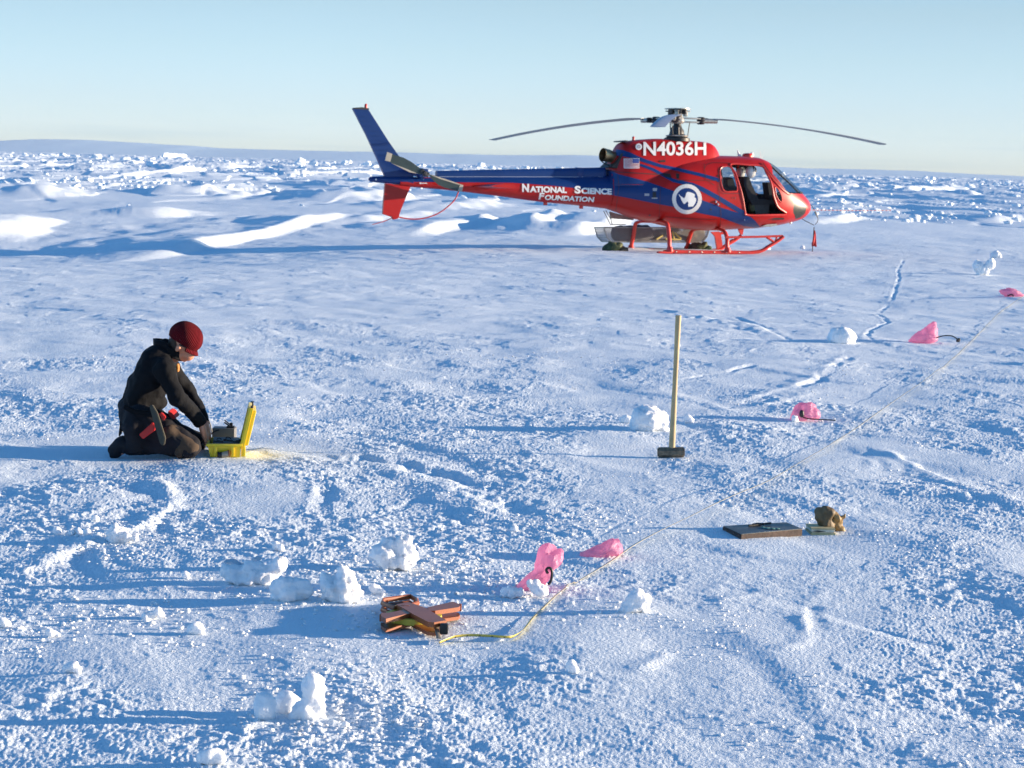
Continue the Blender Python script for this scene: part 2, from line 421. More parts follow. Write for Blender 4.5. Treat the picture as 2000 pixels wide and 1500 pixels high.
class MB:
    """collects shapes into one mesh"""
    def __init__(s): s.v = []; s.f = []
    def add(s, vs, fs):
        o = len(s.v); s.v += [Vector(v) for v in vs]; s.f += [tuple(i + o for i in f) for f in fs]; return s
    def box(s, c, size, rot=None, bevel=0.0, taper=1.0):
        c = Vector(c); hx, hy, hz_ = size[0] / 2, size[1] / 2, size[2] / 2
        M = rot if rot is not None else Matrix.Identity(3)
        b = min(bevel, hx * .9, hy * .9, hz_ * .9)
        if b <= 0:
            vs = [(x * (taper if z > 0 else 1), y * (taper if z > 0 else 1), z) for z in (-hz_, hz_) for x, y in ((-hx, -hy), (hx, -hy), (hx, hy), (-hx, hy))]
            fs = [(3, 2, 1, 0), (4, 5, 6, 7), (0, 1, 5, 4), (1, 2, 6, 5), (2, 3, 7, 6), (3, 0, 4, 7)]
        else:
            bm = bmesh.new(); bmesh.ops.create_cube(bm, size=1.0)
            for v in bm.verts:
                k = taper if v.co.z > 0 else 1
                v.co = Vector((v.co.x * 2 * hx * k, v.co.y * 2 * hy * k, v.co.z * 2 * hz_))
            bmesh.ops.bevel(bm, geom=bm.edges[:], offset=b, segments=2, profile=.6, affect='EDGES')
            bm.verts.index_update()
            vs = [v.co.copy() for v in bm.verts]; fs = [[v.index for v in f.verts] for f in bm.faces]; bm.free()
        return s.add([M @ Vector(v) + c for v in vs], fs)
    def tube(s, pts, r, n=10, cap=True, flat=1.0, flatdir=None):
        P = [Vector(p) for p in pts]; N = len(P)
        R = r if isinstance(r, (list, tuple)) else [r] * N
        if len(R) != N: R = [R[0] + (R[-1] - R[0]) * i / (N - 1) for i in range(N)]
        o = len(s.v); prev = None
        for i, p in enumerate(P):
            t = (P[min(i + 1, N - 1)] - P[max(i - 1, 0)])
            t = t.normalized() if t.length > 1e-9 else Vector((0, 0, 1))
            if prev is None:
                a = Vector(flatdir) if flatdir is not None else (Vector((0, 0, 1)) if abs(t.z) < .9 else Vector((1, 0, 0)))
            else: a = prev
            u = (a - t * a.dot(t)).normalized(); w = t.cross(u); prev = u
            for k in range(n):
                q = 2 * math.pi * k / n
                s.v.append(p + (u * math.cos(q) + w * math.sin(q) * flat) * R[i])
        for i in range(N - 1):
            for k in range(n):
                a, b = o + i * n + k, o + i * n + (k + 1) % n
                s.f.append((a, b, b + n, a + n))
        if cap:
            s.f.append(tuple(o + k for k in reversed(range(n)))); s.f.append(tuple(o + (N - 1) * n + k for k in range(n)))
        return s
    def lathe(s, prof, c=(0, 0, 0), axis='Z', n=24, rot=None):
        c = Vector(c); o = len(s.v)
        M = rot if rot is not None else Matrix.Identity(3)
        if rot is None and axis == 'X': M = Matrix(((0, 0, 1), (0, 1, 0), (-1, 0, 0)))
        if rot is None and axis == 'Y': M = Matrix(((1, 0, 0), (0, 0, 1), (0, -1, 0)))
        for r, z in prof:
            for k in range(n):
                q = 2 * math.pi * k / n
                s.v.append(M @ Vector((r * math.cos(q), r * math.sin(q), z)) + c)
        for i in range(len(prof) - 1):
            for k in range(n):
                a, b = o + i * n + k, o + i * n + (k + 1) % n
                s.f.append((a, b, b + n, a + n))
        if prof[0][0] > 1e-6: s.f.append(tuple(o + k for k in reversed(range(n))))
        if prof[-1][0] > 1e-6: s.f.append(tuple(o + (len(prof) - 1) * n + k for k in range(n)))
        return s
    def prism(s, poly, d0, d1, fn):
        """poly 2D, extruded d0..d1; fn(u, v, d) -> point"""
        n = len(poly); o = len(s.v)
        for d in (d0, d1):
            for u, v in poly: s.v.append(Vector(fn(u, v, d)))
        for k in range(n):
            a, b = o + k, o + (k + 1) % n
            s.f.append((a, b, b + n, a + n))
        for base, rev in ((o, True), (o + n, False)):
            for t in tessellate_polygon([[Vector((u, v, 0)) for u, v in poly]]):
                s.f.append(tuple(base + i for i in (reversed(t) if rev else t)))
        return s
    def grid(s, G, closed_u=False):
        """G[i][j] points"""
        o = len(s.v); n = len(G); m = len(G[0])
        for row in G: s.v += [Vector(p) for p in row]
        for i in range(n - 1):
            for j in range(m if closed_u else m - 1):
                a = o + i * m + j; b = o + i * m + (j + 1) % m
                s.f.append((a, b, b + m, a + m))
        return s
    def build(s, name, mat=None, parent=None, smooth=True, angle=rad(35)):
        bm = bmesh.new()
        vs = [bm.verts.new(v) for v in s.v]
        for f in s.f:
            if len(set(f)) >= 3:
                try: bm.faces.new([vs[i] for i in f])
                except ValueError: pass
        bmesh.ops.remove_doubles(bm, verts=bm.verts[:], dist=1e-5)
        loose = [v for v in bm.verts if not v.link_faces]
        if loose: bmesh.ops.delete(bm, geom=loose, context='VERTS')
        return bm_obj(name, bm, mat, parent, angle=angle if smooth else None)

def apply_mods(ob):
    dg = bpy.context.evaluated_depsgraph_get()
    ev = ob.evaluated_get(dg)
    me = bpy.data.meshes.new_from_object(ev)
    old = ob.data; ob.modifiers.clear(); ob.data = me
    bpy.data.meshes.remove(old)
    return ob

def capsule_mesh(mb, a, b, ra, rb, n=14, sq=(1, 1), ref=None):
    a = Vector(a); b = Vector(b); d = b - a; L = d.length
    if L < 1e-6: d = Vector((0, 0, 1))
    t = d.normalized()
    ref = Vector(ref) if ref is not None else (Vector((0, 1, 0)) if abs(t.y) < .9 else Vector((1, 0, 0)))
    u = (ref - t * ref.dot(t)).normalized(); w = t.cross(u)
    prof = []
    for k in range(0, 5): q = math.pi / 2 * k / 4; prof.append((ra * math.sin(q), -ra * math.cos(q)))
    for k in range(0, 5): q = math.pi / 2 * k / 4; prof.append((rb * math.cos(q), L + rb * math.sin(q)))
    o = len(mb.v)
    for r, z in prof:
        r = max(r, 1e-4)
        for k in range(n):
            q = 2 * math.pi * k / n
            mb.v.append(a + t * z + (u * math.cos(q) * sq[0] + w * math.sin(q) * sq[1]) * r)
    for i in range(len(prof) - 1):
        for k in range(n):
            p, q_ = o + i * n + k, o + i * n + (k + 1) % n
            mb.f.append((p, q_, q_ + n, p + n))
    mb.f.append(tuple(o + k for k in reversed(range(n)))); mb.f.append(tuple(o + (len(prof) - 1) * n + k for k in range(n)))

def fuse(name, shapes, voxel, mat=None, parent=None, smooth=4, disp=None, sm_fac=.5):
    """shapes: list of (a, b, ra, rb[, sq[, ref]]) tapered limbs melted into one continuous surface"""
    mb = MB()
    for s in shapes: capsule_mesh(mb, s[0], s[1], s[2], s[3], sq=s[4] if len(s) > 4 else (1, 1), ref=s[5] if len(s) > 5 else None)
    me = bpy.data.meshes.new(name); me.from_pydata([tuple(v) for v in mb.v], [], mb.f); me.update()
    ob = link(bpy.data.objects.new(name, me), parent)
    m = ob.modifiers.new('r', 'REMESH'); m.mode = 'VOXEL'; m.voxel_size = voxel
    if smooth:
        s = ob.modifiers.new('s', 'SMOOTH'); s.iterations = smooth; s.factor = sm_fac
    apply_mods(ob)
    me = ob.data
    if disp:
        co = np.empty(len(me.vertices) * 3, np.float32); me.vertices.foreach_get('co', co); co = co.reshape(-1, 3)
        no = np.empty(len(me.vertices) * 3, np.float32); me.vertices.foreach_get('normal', no); no = no.reshape(-1, 3)
        for fr, am, sd_ in disp:
            for i in range(len(co)):
                v = Vector(co[i].tolist()) / fr + Vector((sd_, sd_ * .7, sd_ * 1.3))
                co[i] += no[i] * (am * mnoise.noise(v))
        me.vertices.foreach_set('co', co.ravel()); me.update()
    me.materials.clear()
    if mat: me.materials.append(mat)
    me.polygons.foreach_set('use_smooth', [True] * len(me.polygons))
    return ob

# ------------------------------------------------------------------ aircraft materials
def glass_mat(name, tint=(.75, .82, .85), alpha=0.25, dark=(.03, .035, .04)):
    m, nt, b = new_mat(name)
    out = nt.nodes['Material Output']
    b.inputs['Base Color'].default_value = (*dark, 1); b.inputs['Roughness'].default_value = .04
    b.inputs['Specular IOR Level'].default_value = .6
    tr = nd(nt, 'ShaderNodeBsdfTransparent'); tr.inputs[0].default_value = (*tint, 1)
    lw = nd(nt, 'ShaderNodeLayerWeight'); lw.inputs['Blend'].default_value = .5
    pw = nd(nt, 'ShaderNodeMath', operation='POWER'); lnk(nt, lw.outputs['Facing'], pw.inputs[0]); pw.inputs[1].default_value = 4.0
    fr = nd(nt, 'ShaderNodeMath', operation='MULTIPLY_ADD'); lnk(nt, pw.outputs[0], fr.inputs[0]); fr.inputs[1].default_value = .8; fr.inputs[2].default_value = .04
    n = nd(nt, 'ShaderNodeTexNoise'); n.inputs['Scale'].default_value = 3
    ma = nd(nt, 'ShaderNodeMath', operation='ADD'); lnk(nt, fr.outputs[0], ma.inputs[0])
    mm = nd(nt, 'ShaderNodeMath', operation='MULTIPLY'); lnk(nt, n.outputs[0], mm.inputs[0]); mm.inputs[1].default_value = alpha * 1.6
    lnk(nt, mm.outputs[0], ma.inputs[1])
    mx = nd(nt, 'ShaderNodeMixShader'); lnk(nt, ma.outputs[0], mx.inputs[0]); lnk(nt, tr.outputs[0], mx.inputs[1]); lnk(nt, b.outputs[0], mx.inputs[2])
    lnk(nt, mx.outputs[0], out.inputs['Surface'])
    return m
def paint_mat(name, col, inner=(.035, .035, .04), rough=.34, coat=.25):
    m, nt, b = new_mat(name)
    geo = nd(nt, 'ShaderNodeNewGeometry')
    n = nd(nt, 'ShaderNodeTexNoise'); n.inputs['Scale'].default_value = 1.7; n.inputs['Detail'].default_value = 6
    tcn = nd(nt, 'ShaderNodeTexCoord'); lnk(nt, tcn.outputs['Object'], n.inputs['Vector'])
    c1 = nd(nt, 'ShaderNodeMix', data_type='RGBA'); c1.inputs[6].default_value = (*[c * .86 for c in col], 1); c1.inputs[7].default_value = (*col, 1)
    lnk(nt, n.outputs[0], c1.inputs[0])
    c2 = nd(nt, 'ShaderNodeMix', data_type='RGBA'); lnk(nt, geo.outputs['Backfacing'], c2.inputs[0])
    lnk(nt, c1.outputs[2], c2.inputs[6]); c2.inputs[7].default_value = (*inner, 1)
    lnk(nt, c2.outputs[2], b.inputs['Base Color'])
    r = nd(nt, 'ShaderNodeMapRange'); r.inputs['To Min'].default_value = rough * .8; r.inputs['To Max'].default_value = rough * 1.5
    lnk(nt, n.outputs[0], r.inputs['Value']); lnk(nt, r.outputs[0], b.inputs['Roughness'])
    b.inputs['Coat Weight'].default_value = coat; b.inputs['Coat Roughness'].default_value = .08; b.inputs['Specular IOR Level'].default_value = .25
    n2 = nd(nt, 'ShaderNodeTexNoise'); n2.inputs['Scale'].default_value = 2.6
    lnk(nt, tcn.outputs['Object'], n2.inputs['Vector'])
    bp = nd(nt, 'ShaderNodeBump'); bp.inputs['Distance'].default_value = .012; bp.inputs['Strength'].default_value = .5
    lnk(nt, n2.outputs[0], bp.inputs['Height']); lnk(nt, bp.outputs[0], b.inputs['Normal'])
    return m
M_RED = paint_mat('red_paint', (.47, .008, .006))
M_BLUE = paint_mat('blue_paint', (.005, .036, .165))
M_BLUE2 = paint_mat('blue_stripe_paint', (.005, .036, .165), coat=.25)
M_WHITE = simple_mat('white_lettering', (.82, .80, .76), rough=.4, var=.04)
M_BLACK = simple_mat('black_rubber', (.012, .012, .014), rough=.5, bump=.001)
M_DGLASS = simple_mat('dark_tinted_panel', (.022, .026, .020), rough=.3, var=.6, vscale=9, coat=.25, spec=.3)
M_GLASS = glass_mat('window_glass', alpha=.16)
M_WSGLASS = glass_mat('windshield_glass', tint=(.84, .88, .90), alpha=.12)
M_METAL = simple_mat('machined_metal', (.42, .40, .36), rough=.38, metal=.8, var=.25, vscale=25)
M_DMETAL = simple_mat('dark_metal', (.035, .035, .038), rough=.5, metal=.2, var=.3, vscale=20)
M_EXH = simple_mat('heat_stained_exhaust', (.34, .25, .14), rough=.36, metal=.9, var=.45, vscale=9)
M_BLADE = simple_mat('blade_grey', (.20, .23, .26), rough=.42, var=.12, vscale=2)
M_BLADELIT = simple_mat('blade_skylit', (.34, .35, .42), rough=.4, var=.1)  # paler lavender copy of the blade grey: sky light put into the colour
M_TAILB = simple_mat('tail_blade_green_grey', (.025, .045, .045), rough=.4, var=.15)
M_TIP = simple_mat('blade_tip_white', (.42, .37, .29), rough=.5)
M_REDTUBE = simple_mat('skid_red', (.60, .028, .016), rough=.4, var=.15, coat=.3)
M_SEAT = simple_mat('seat_fabric', (.020, .020, .023), rough=.85, var=.3, vscale=30, bump=.002)

# ------------------------------------------------------------------ helicopter: frame
HEAD = rad(21.5); HROLL = rad(1.6)
hx_ = Vector((math.cos(HEAD), math.sin(HEAD), 0)); hy0 = Vector((-math.sin(HEAD), math.cos(HEAD), 0)); hz0 = Vector((0, 0, 1))
hy_ = hy0 * math.cos(HROLL) - hz0 * math.sin(HROLL); hz_v = hz0 * math.cos(HROLL) + hy0 * math.sin(HROLL)
_o = g0(1316, 491.0)
HO = Vector((_o[0], _o[1], -0.04))
HM = Matrix(((hx_.x, hy_.x, hz_v.x, HO.x), (hx_.y, hy_.y, hz_v.y, HO.y), (hx_.z, hy_.z, hz_v.z, HO.z), (0, 0, 0, 1)))
HMI = HM.inverted()
CAML = HMI @ CAM
def lray(px, py): return (HMI.to_3x3() @ ray(px, py)).normalized()
def hp(px, py, y=0.0):
    """(x, z) in the aircraft's own frame, on its plane at y"""
    d = lray(px, py); t = (y - CAML.y) / d.y; p = CAML + d * t
    return p.x, p.z
heli = empty('helicopter'); heli.matrix_world = HM
tag(heli, 'red and blue helicopter standing on its skids on the snow, front door off', 'helicopter')

# fuselage stations: picture x, roof y, belly y, half width
ST = [(1579.5,401,409,.03),(1577.5,395,414,.14),(1574,390,418,.25),(1568,384,423,.38),(1560,377,428.5,.50),(1545,361.5,433.5,.62),(1525,343,438,.74),
      (1503,323,442,.84),(1486,312.5,444,.89),(1472,307.5,446,.91),(1440,305,447.5,.93),(1400,304,449,.93),(1350,306,448,.93),
      (1315,311,443,.92),(1280,321,435.5,.85),(1240,331,426.5,.68),(1210,338,416,.50),(1186,343,408,.385)]
ST2 = []
for px, t, b, w in ST:
    x, zt = hp(px, t); x2, zb = hp(px, b); ST2.append((x, zt, zb, w))
ST2.sort()
sx_ = np.array([s[0] for s in ST2])
def interp_smooth(xs, ys, x):
    # monotone cubic (Fritsch-Carlson)
    xs = np.asarray(xs, float); ys = np.asarray(ys, float); h = np.diff(xs); d = np.diff(ys) / h
    m = np.zeros(len(xs)); m[1:-1] = np.where(d[:-1] * d[1:] > 0, 2 * d[:-1] * d[1:] / (d[:-1] + d[1:] + 1e-12), 0); m[0] = d[0]; m[-1] = d[-1]
    i = np.clip(np.searchsorted(xs, x) - 1, 0, len(xs) - 2); t = (x - xs[i]) / h[i]
    return ((1 + 2 * t) * (1 - t) ** 2 * ys[i] + t * (1 - t) ** 2 * h[i] * m[i] + t * t * (3 - 2 * t) * ys[i + 1] + t * t * (t - 1) * h[i] * m[i + 1])
x_aft, x_nose = sx_[0], sx_[-1]
def fus_section(x):
    zt = interp_smooth(sx_, [s[1] for s in ST2], x); zb = interp_smooth(sx_, [s[2] for s in ST2], x); w = interp_smooth(sx_, [s[3] for s in ST2], x)
    return float(zt), float(zb), float(w)
nst = 300
_t = np.linspace(0, 1, nst)
XS = x_aft + (x_nose - x_aft) * (1 - (1 - _t) ** 1.25)
NA = 340
verts = []; sec = [fus_section(x) for x in XS]
for x, (zt, zb, w) in zip(XS, sec):
    k = np.clip((x - x_aft) / 1.6, 0, 1)               # round at the boom, squarer in the cabin
    kn = np.clip((x_nose - x) / .9, 0, 1)
    et = 2.0 + .55 * k * kn; eb = 2.0 + .9 * k * kn
    zm = zb + (zt - zb) * (0.50 - .06 * k)
    for j in range(NA):
        a = 2 * math.pi * j / NA; c, s = math.cos(a), math.sin(a)
        e = et if s >= 0 else eb
        yy = w * math.copysign(abs(c) ** (2 / e), c)
        zz = zm + ((zt - zm) if s >= 0 else (zm - zb)) * math.copysign(abs(s) ** (2 / e), s)
        if s > 0: yy *= 1 - .10 * k * s                    # sides lean in towards the roof
        verts.append((x, yy, zz))
verts = np.array(verts).reshape(nst, NA, 3)
full = [(i * NA + j, i * NA + (j + 1) % NA, (i + 1) * NA + (j + 1) % NA, (i + 1) * NA + j) for i in range(nst - 1) for j in range(NA)]
fverts = [Vector(v) for v in verts.reshape(-1, 3).tolist()]
BV_F = BVHTree.FromPolygons(fverts, full)
def cast(px, py, tree):
    d = lray(px, py); r = tree.ray_cast(CAML, d)
    return r
def side_poly(pts, tree=BV_F, fall=-.85):
    out = []
    for p in pts:
        r = cast(p[0], p[1], tree)
        if r[0] is None: x, z = hp(p[0], p[1], fall); out.append((x, z))
        else: out.append((r[0].x, r[0].z))
    return out
def in_poly(x, z, poly):
    ins = np.zeros(x.shape, bool); n = len(poly)
    for i in range(n):
        x1, z1 = poly[i]; x2, z2 = poly[(i + 1) % n]
        c = ((z1 > z) != (z2 > z)); xi = (x2 - x1) * (z - z1) / (z2 - z1 + 1e-12) + x1
        ins ^= c & (x < xi)
    return ins
DOOR = side_poly([(1427,321),(1460,322),(1488.5,325),(1497,338),(1504.6,353),(1509,370),(1512,386),(1520,405),(1536,418),(1500,420),(1460,420),(1455,412),(1450,384),(1443,359),(1436,338)])
RWIN = side_poly([(1406,334),(1409,328),(1414,325.5),(1423,325),(1429,330),(1434,342),(1438,357),(1440,372),(1430,374),(1417,374),(1411,367),(1407,350)])
QWIN = side_poly([(1514,366),(1518,367),(1523,375),(1527,385),(1527,395),(1521,391),(1516,381)])
# windshield: everything ahead of the door post, above the nose
xa, za = hp(1486, 312); xb, zb_ = hp(1503, 340, -.6); xc, zc_ = hp(1531, 378, -.6); xd, zd_ = hp(1561, 378)
WSH = [(xa, za + .1), (xa + .02, za - .03), (xb, zb_), (xc, zc_), (xd + .03, zd_ - .01), (xd + .2, zd_ + .3), (xa + .4, za + .4)]
CHIN = side_poly([(1549,394),(1557,392),(1566,394),(1572.5,400),(1575,408),(1572,417),(1563,425),(1553,428),(1549,415)], fall=-.15)
F = np.array(full); fc = verts.reshape(-1, 3)[F].mean(1)
X_, Y_, Z_ = fc[:, 0], fc[:, 1], fc[:, 2]
star = Y_ < -.15; port = Y_ > .15
PDOOR = [(x, max(z, DOOR[6][1] + .02)) for x, z in DOOR]
hole_door = star & in_poly(X_, Z_, DOOR)
rw = (star | port) & in_poly(X_, Z_, RWIN)
qw = (star | port) & in_poly(X_, Z_, QWIN)
pd = port & in_poly(X_, Z_, PDOOR)
ws = in_poly(X_, Z_, WSH) & ~hole_door & ~pd
ws &= ~(np.abs(Y_) < .022)                                  # centre post
ch = (np.abs(Y_) > .06) & in_poly(X_, Z_, CHIN)
qw &= ~(port & pd)
qw &= star
glass = rw | qw | pd
body = ~(hole_door | glass | ws | ch)
def sub_mesh(name, mask, mat, parent):
    idx = F[mask]; u, inv = np.unique(idx, return_inverse=True)
    return mesh_obj(name, verts.reshape(-1, 3)[u], inv.reshape(idx.shape), mat, parent)
fus = sub_mesh('fuselage', body, M_RED, heli)
for m_ in (rw & star, qw & star, rw & port, pd):
    sub_mesh('side_window', m_, M_GLASS, heli)
sub_mesh('windshield', ws, M_WSGLASS, heli)
sub_mesh('nose_window', ch & star, M_DGLASS, heli)
sub_mesh('nose_window', ch & port, M_DGLASS, heli)

# ---- engine cowling
CW = [(1187,327,.20),(1193,312,.30),(1201,296,.38),(1211,279.5,.42),(1226,275,.45),(1250,272.5,.47),(1285,271,.48),(1330,273.5,.47),(1365,276.5,.43),(1381,279,.38),(1390,284,.32),(1398,294,.24),(1403,303,.14)]
cw = sorted([(*hp(p[0], p[1]), p[2]) for p in CW])
cxs = np.linspace(cw[0][0], cw[-1][0], 90); G = []
for x in cxs:
    zt = float(interp_smooth([c[0] for c in cw], [c[1] for c in cw], x)); w = float(interp_smooth([c[0] for c in cw], [c[2] for c in cw], x))
    row = []
    for j in range(49):
        a = math.pi * j / 48; c, s = math.cos(a), math.sin(a)
        wb = w + .16 * (1 - s) ** 2
        row.append((x, wb * math.copysign(abs(c) ** (2 / 3.0), c), 1.55 + (zt - 1.55) * abs(s) ** (2 / 3.4)))
    G.append(row)
mb = MB().grid(G)
mb.f.append(tuple(range(49))); mb.f.append(tuple(len(mb.v) - 49 + i for i in reversed(range(49))))
cowl = mb.build('engine_cowling', M_RED, heli, angle=rad(60))
cow_t = BVHTree.FromPolygons(mb.v, [f for f in mb.f])

# ---- tail boom
BM_ = [(1192,343,408.5),(1140,344.5,402.5),(1057,345.5,394.5),(980,345.5,384),(904,346,374.5),(850,346,369),(805,346,365.5),(780,346,363)]
bst = sorted([(hp(a, t)[0], hp(a, t)[1], hp(a, b)[1]) for a, t, b in BM_])
G = []
bxs = np.linspace(bst[0][0], bst[-1][0], 80)
for x in bxs:
    zt = float(interp_smooth([c[0] for c in bst], [c[1] for c in bst], x)); zb = float(interp_smooth([c[0] for c in bst], [c[2] for c in bst], x))
    r = (zt - zb) / 2; zc = (zt + zb) / 2
    G.append([(x, r * .96 * math.cos(2 * math.pi * j / 40), zc + r * math.sin(2 * math.pi * j / 40)) for j in range(40)])
mbb = MB().grid(G, closed_u=True)
mbb.f.append(tuple(range(40)))
boom = mbb.build('tail_boom', M_RED, heli)
boom_t = BVHTree.FromPolygons(mbb.v, mbb.f)
# drive shaft cover along the top of the boom
G = []
for k in range(60):
    px = 852 + (1180 - 852) * k / 59; yt = 333.5 + (326.8 - 333.5) * k / 59
    x, zt = hp(px, yt); _, zb = hp(px, 348.5)
    w = .075 + .035 * k / 59; pr = []
    for j in range(13):
        a = math.pi * j / 12; pr.append((x, w * math.copysign(abs(math.cos(a)) ** .6, math.cos(a)), zb + (zt - zb) * math.sin(a) ** .5))
    G.append(pr)
mbc = MB().grid(G); mbc.f.append(tuple(range(13))); mbc.f.append(tuple(len(mbc.v) - 13 + i for i in reversed(range(13))))
cover = mbc.build('shaft_cover', M_BLUE, heli, angle=rad(50))
x, zt = hp(1130, 327); _, zb = hp(1130, 347)
mb = MB().lathe([(.095, -.10), (.12, -.07), (.12, .07), (.095, .10)], (x, 0, zb + .11), 'X', 20)
mb.box((x, 0, zb + .10), (.12, .23, .22), bevel=.03)
mb.build('cover_clamp', M_BLUE, heli)

# ---- decals: thin painted layers laid on the skin
TREES = [BV_F, cow_t, boom_t, BVHTree.FromPolygons(mbc.v, mbc.f)]
def skin_hit(px, py, lift):
    d = lray(px, py); best = None
    for t in TREES:
        r = t.ray_cast(CAML, d)
        if r[0] is not None and (best is None or r[3] < best[3]): best = r
    if best is None: return None
    n = best[1] if best[1].dot(d) < 0 else -best[1]
    return best[0] + n * lift
def decal(name, polys, mat, parent, lift=.006, cell=3.0):
    """polys: list of (verts2d in picture px, faces)"""
    bm = bmesh.new()
    for vs, fs in polys:
        bv = [bm.verts.new((v[0], v[1], 0)) for v in vs]
        for f in fs:
            try: bm.faces.new([bv[i] for i in f])
            except ValueError: pass
    xs = [v.co.x for v in bm.verts]; ys = [v.co.y for v in bm.verts]
    for axis, lo, hi in ((0, min(xs), max(xs)), (1, min(ys), max(ys))):
        c = math.ceil(lo / cell) * cell
        while c < hi:
            p = Vector((c, 0, 0)) if axis == 0 else Vector((0, c, 0)); n = Vector((1, 0, 0)) if axis == 0 else Vector((0, 1, 0))
            bmesh.ops.bisect_plane(bm, geom=bm.verts[:] + bm.edges[:] + bm.faces[:], plane_co=p, plane_no=n, dist=1e-4)
            c += cell
    bad = []
    for v in bm.verts:
        h = skin_hit(v.co.x, v.co.y, lift)
        if h is None: bad.append(v)
        else: v.co = h
    if bad: bmesh.ops.delete(bm, geom=bad, context='VERTS')
    big = [f for f in bm.faces if f.calc_perimeter() > .9]
    if big: bmesh.ops.delete(bm, geom=big, context='FACES')
    bm.normal_update()
    vd = CAML
    for f in bm.faces:
        if f.normal.dot(f.calc_center_median() - vd) > 0: f.normal_flip()
        f.smooth = True
    me = bpy.data.meshes.new(name); bm.to_mesh(me); bm.free()
    me.materials.append(mat)
    return link(bpy.data.objects.new(name, me), parent)
def poly2(pts):
    t = tessellate_polygon([[Vector((p[0], p[1], 0)) for p in pts]])
    return (pts, [tuple(f) for f in t])
def ribbon2(center):
    """center: (x, y, half width) strip"""
    P = [Vector((c[0], c[1])) for c in center]; vs = []; fs = []
    for i, p in enumerate(P):
        t = (P[min(i + 1, len(P) - 1)] - P[max(i - 1, 0)]).normalized(); n = Vector((-t.y, t.x))
        vs += [tuple(p + n * center[i][2]), tuple(p - n * center[i][2])]
    for i in range(len(P) - 1): fs.append((2 * i, 2 * i + 1, 2 * i + 3, 2 * i + 2))
    return vs, fs
def disc2(cx, cy, r, r0=0.0, n=48):
    if r0 <= 0:
        return [(cx, cy)] + [(cx + r * math.cos(2 * math.pi * k / n), cy + r * math.sin(2 * math.pi * k / n)) for k in range(n)], [(0, 1 + k, 1 + (k + 1) % n) for k in range(n)]
    vs = []
    for k in range(n):
        a = 2 * math.pi * k / n; vs += [(cx + r * math.cos(a), cy + r * math.sin(a)), (cx + r0 * math.cos(a), cy + r0 * math.sin(a))]
    return vs, [(2 * k, 2 * k + 1, (2 * k + 3) % (2 * n), (2 * k + 2) % (2 * n)) for k in range(n)]
def text2(s, xl, xr, yl, yr, cap, shear=0.0, bold=.02):
    cu = bpy.data.curves.new('t', 'FONT'); cu.body = s; cu.size = 1.0; cu.offset = bold; cu.resolution_u = 4; cu.fill_mode = 'FRONT'
    ob = bpy.data.objects.new('t', cu); COL.objects.link(ob)
    dg = bpy.context.evaluated_depsgraph_get(); me = bpy.data.meshes.new_from_object(ob.evaluated_get(dg))
    co = [v.co.copy() for v in me.vertices]; fs = [tuple(p.vertices) for p in me.polygons]
    bpy.data.objects.remove(ob); bpy.data.curves.remove(cu); bpy.data.meshes.remove(me)
    x0 = min(c.x for c in co); x1 = max(c.x for c in co); y0 = min(c.y for c in co); y1 = max(c.y for c in co)
    out = []
    for c in co:
        u = (c.x - x0) / (x1 - x0); v = (c.y - y0) / (y1 - y0)
        out.append((xl + u * (xr - xl) + shear * v * cap, yl + u * (yr - yl) - v * cap))
    return out, fs
# the broad blue band from the boom to under the door
decal('blue_band', [poly2([(777,344),(820,343),(900,343),(1000,342.5),(1100,342),(1170,341),(1176,331),(1190,331),(1207,340),(1235,347),(1265,355),(1290,364),(1312,372),(1340,381),(1370,390.5),(1397,400),(1407,405),(1430,412),(1455,420),(1467,424),(1475,431),(1483,441),
       (1483,446),(1453,441.5),(1430,433),(1405,424),(1365,416),(1315,404),(1280,397.5),(1240,389.5),(1220,385.5),(1192,380.5),(1155,373),(1119,367),(1082,363),(1037,359.5),(1000,357),(950,356.5),(880,356),(820,355.5),(777,355)])], M_BLUE2, fus, lift=.004)
decal('blue_stripe', [ribbon2([(1203,298,6),(1215,299,6),(1230,303,5),(1245,309,4),(1262,315,3.4),(1290,324,3.2),(1330,332.5,3.2),(1370,342,3.2),(1398,350,3.6),(1406,353,3.8)])], M_BLUE2, fus, lift=.005)
decal('blue_stripe', [ribbon2([(1250,322,2.4),(1262,326,2.8),(1275,331,3),(1295,342,3.1),(1315,352.5,3.3),(1335,357,3.5),(1352,361,4),(1372,370,4.5),(1400,385,4.5),(1420,397,4.5),(1440,409,4.5),(1456,419,4.5)])], M_BLUE2, fus, lift=.005)
decal('registration_lettering', [text2('N4036H', 1256.5, 1379, 304.5, 303.8, 27.5, bold=.024)], M_WHITE, cowl, lift=.010)
decal('company_lettering', [text2('N', 1019.5, 1033, 374.6, 375, 15.6, bold=.045), text2('ATIONAL', 1034.5, 1107, 375.3, 377.2, 11.8, bold=.05),
      text2('S', 1122, 1134, 377.6, 378.2, 14.6, bold=.045), text2('CIENCE', 1135, 1194.5, 378.4, 380.3, 11.8, bold=.05),
      text2('F', 1051.5, 1061, 388.8, 389, 12.5, shear=.2, bold=.04), text2('OUNDATION', 1063, 1159, 389.8, 394.5, 9.8, shear=.2, bold=.045)], M_WHITE, boom, lift=.010)
ex, ey_ = 1341.5, 388.7
M_EMB = simple_mat('emblem_ring_white', (.74, .69, .64), rough=.45, var=.12, vscale=40)
decal('emblem', [disc2(ex, ey_, 29, 21.5)], M_EMB, fus, lift=.010)
decal('emblem', [disc2(ex, ey_, 21.6)], M_BLUE2, fus, lift=.009)
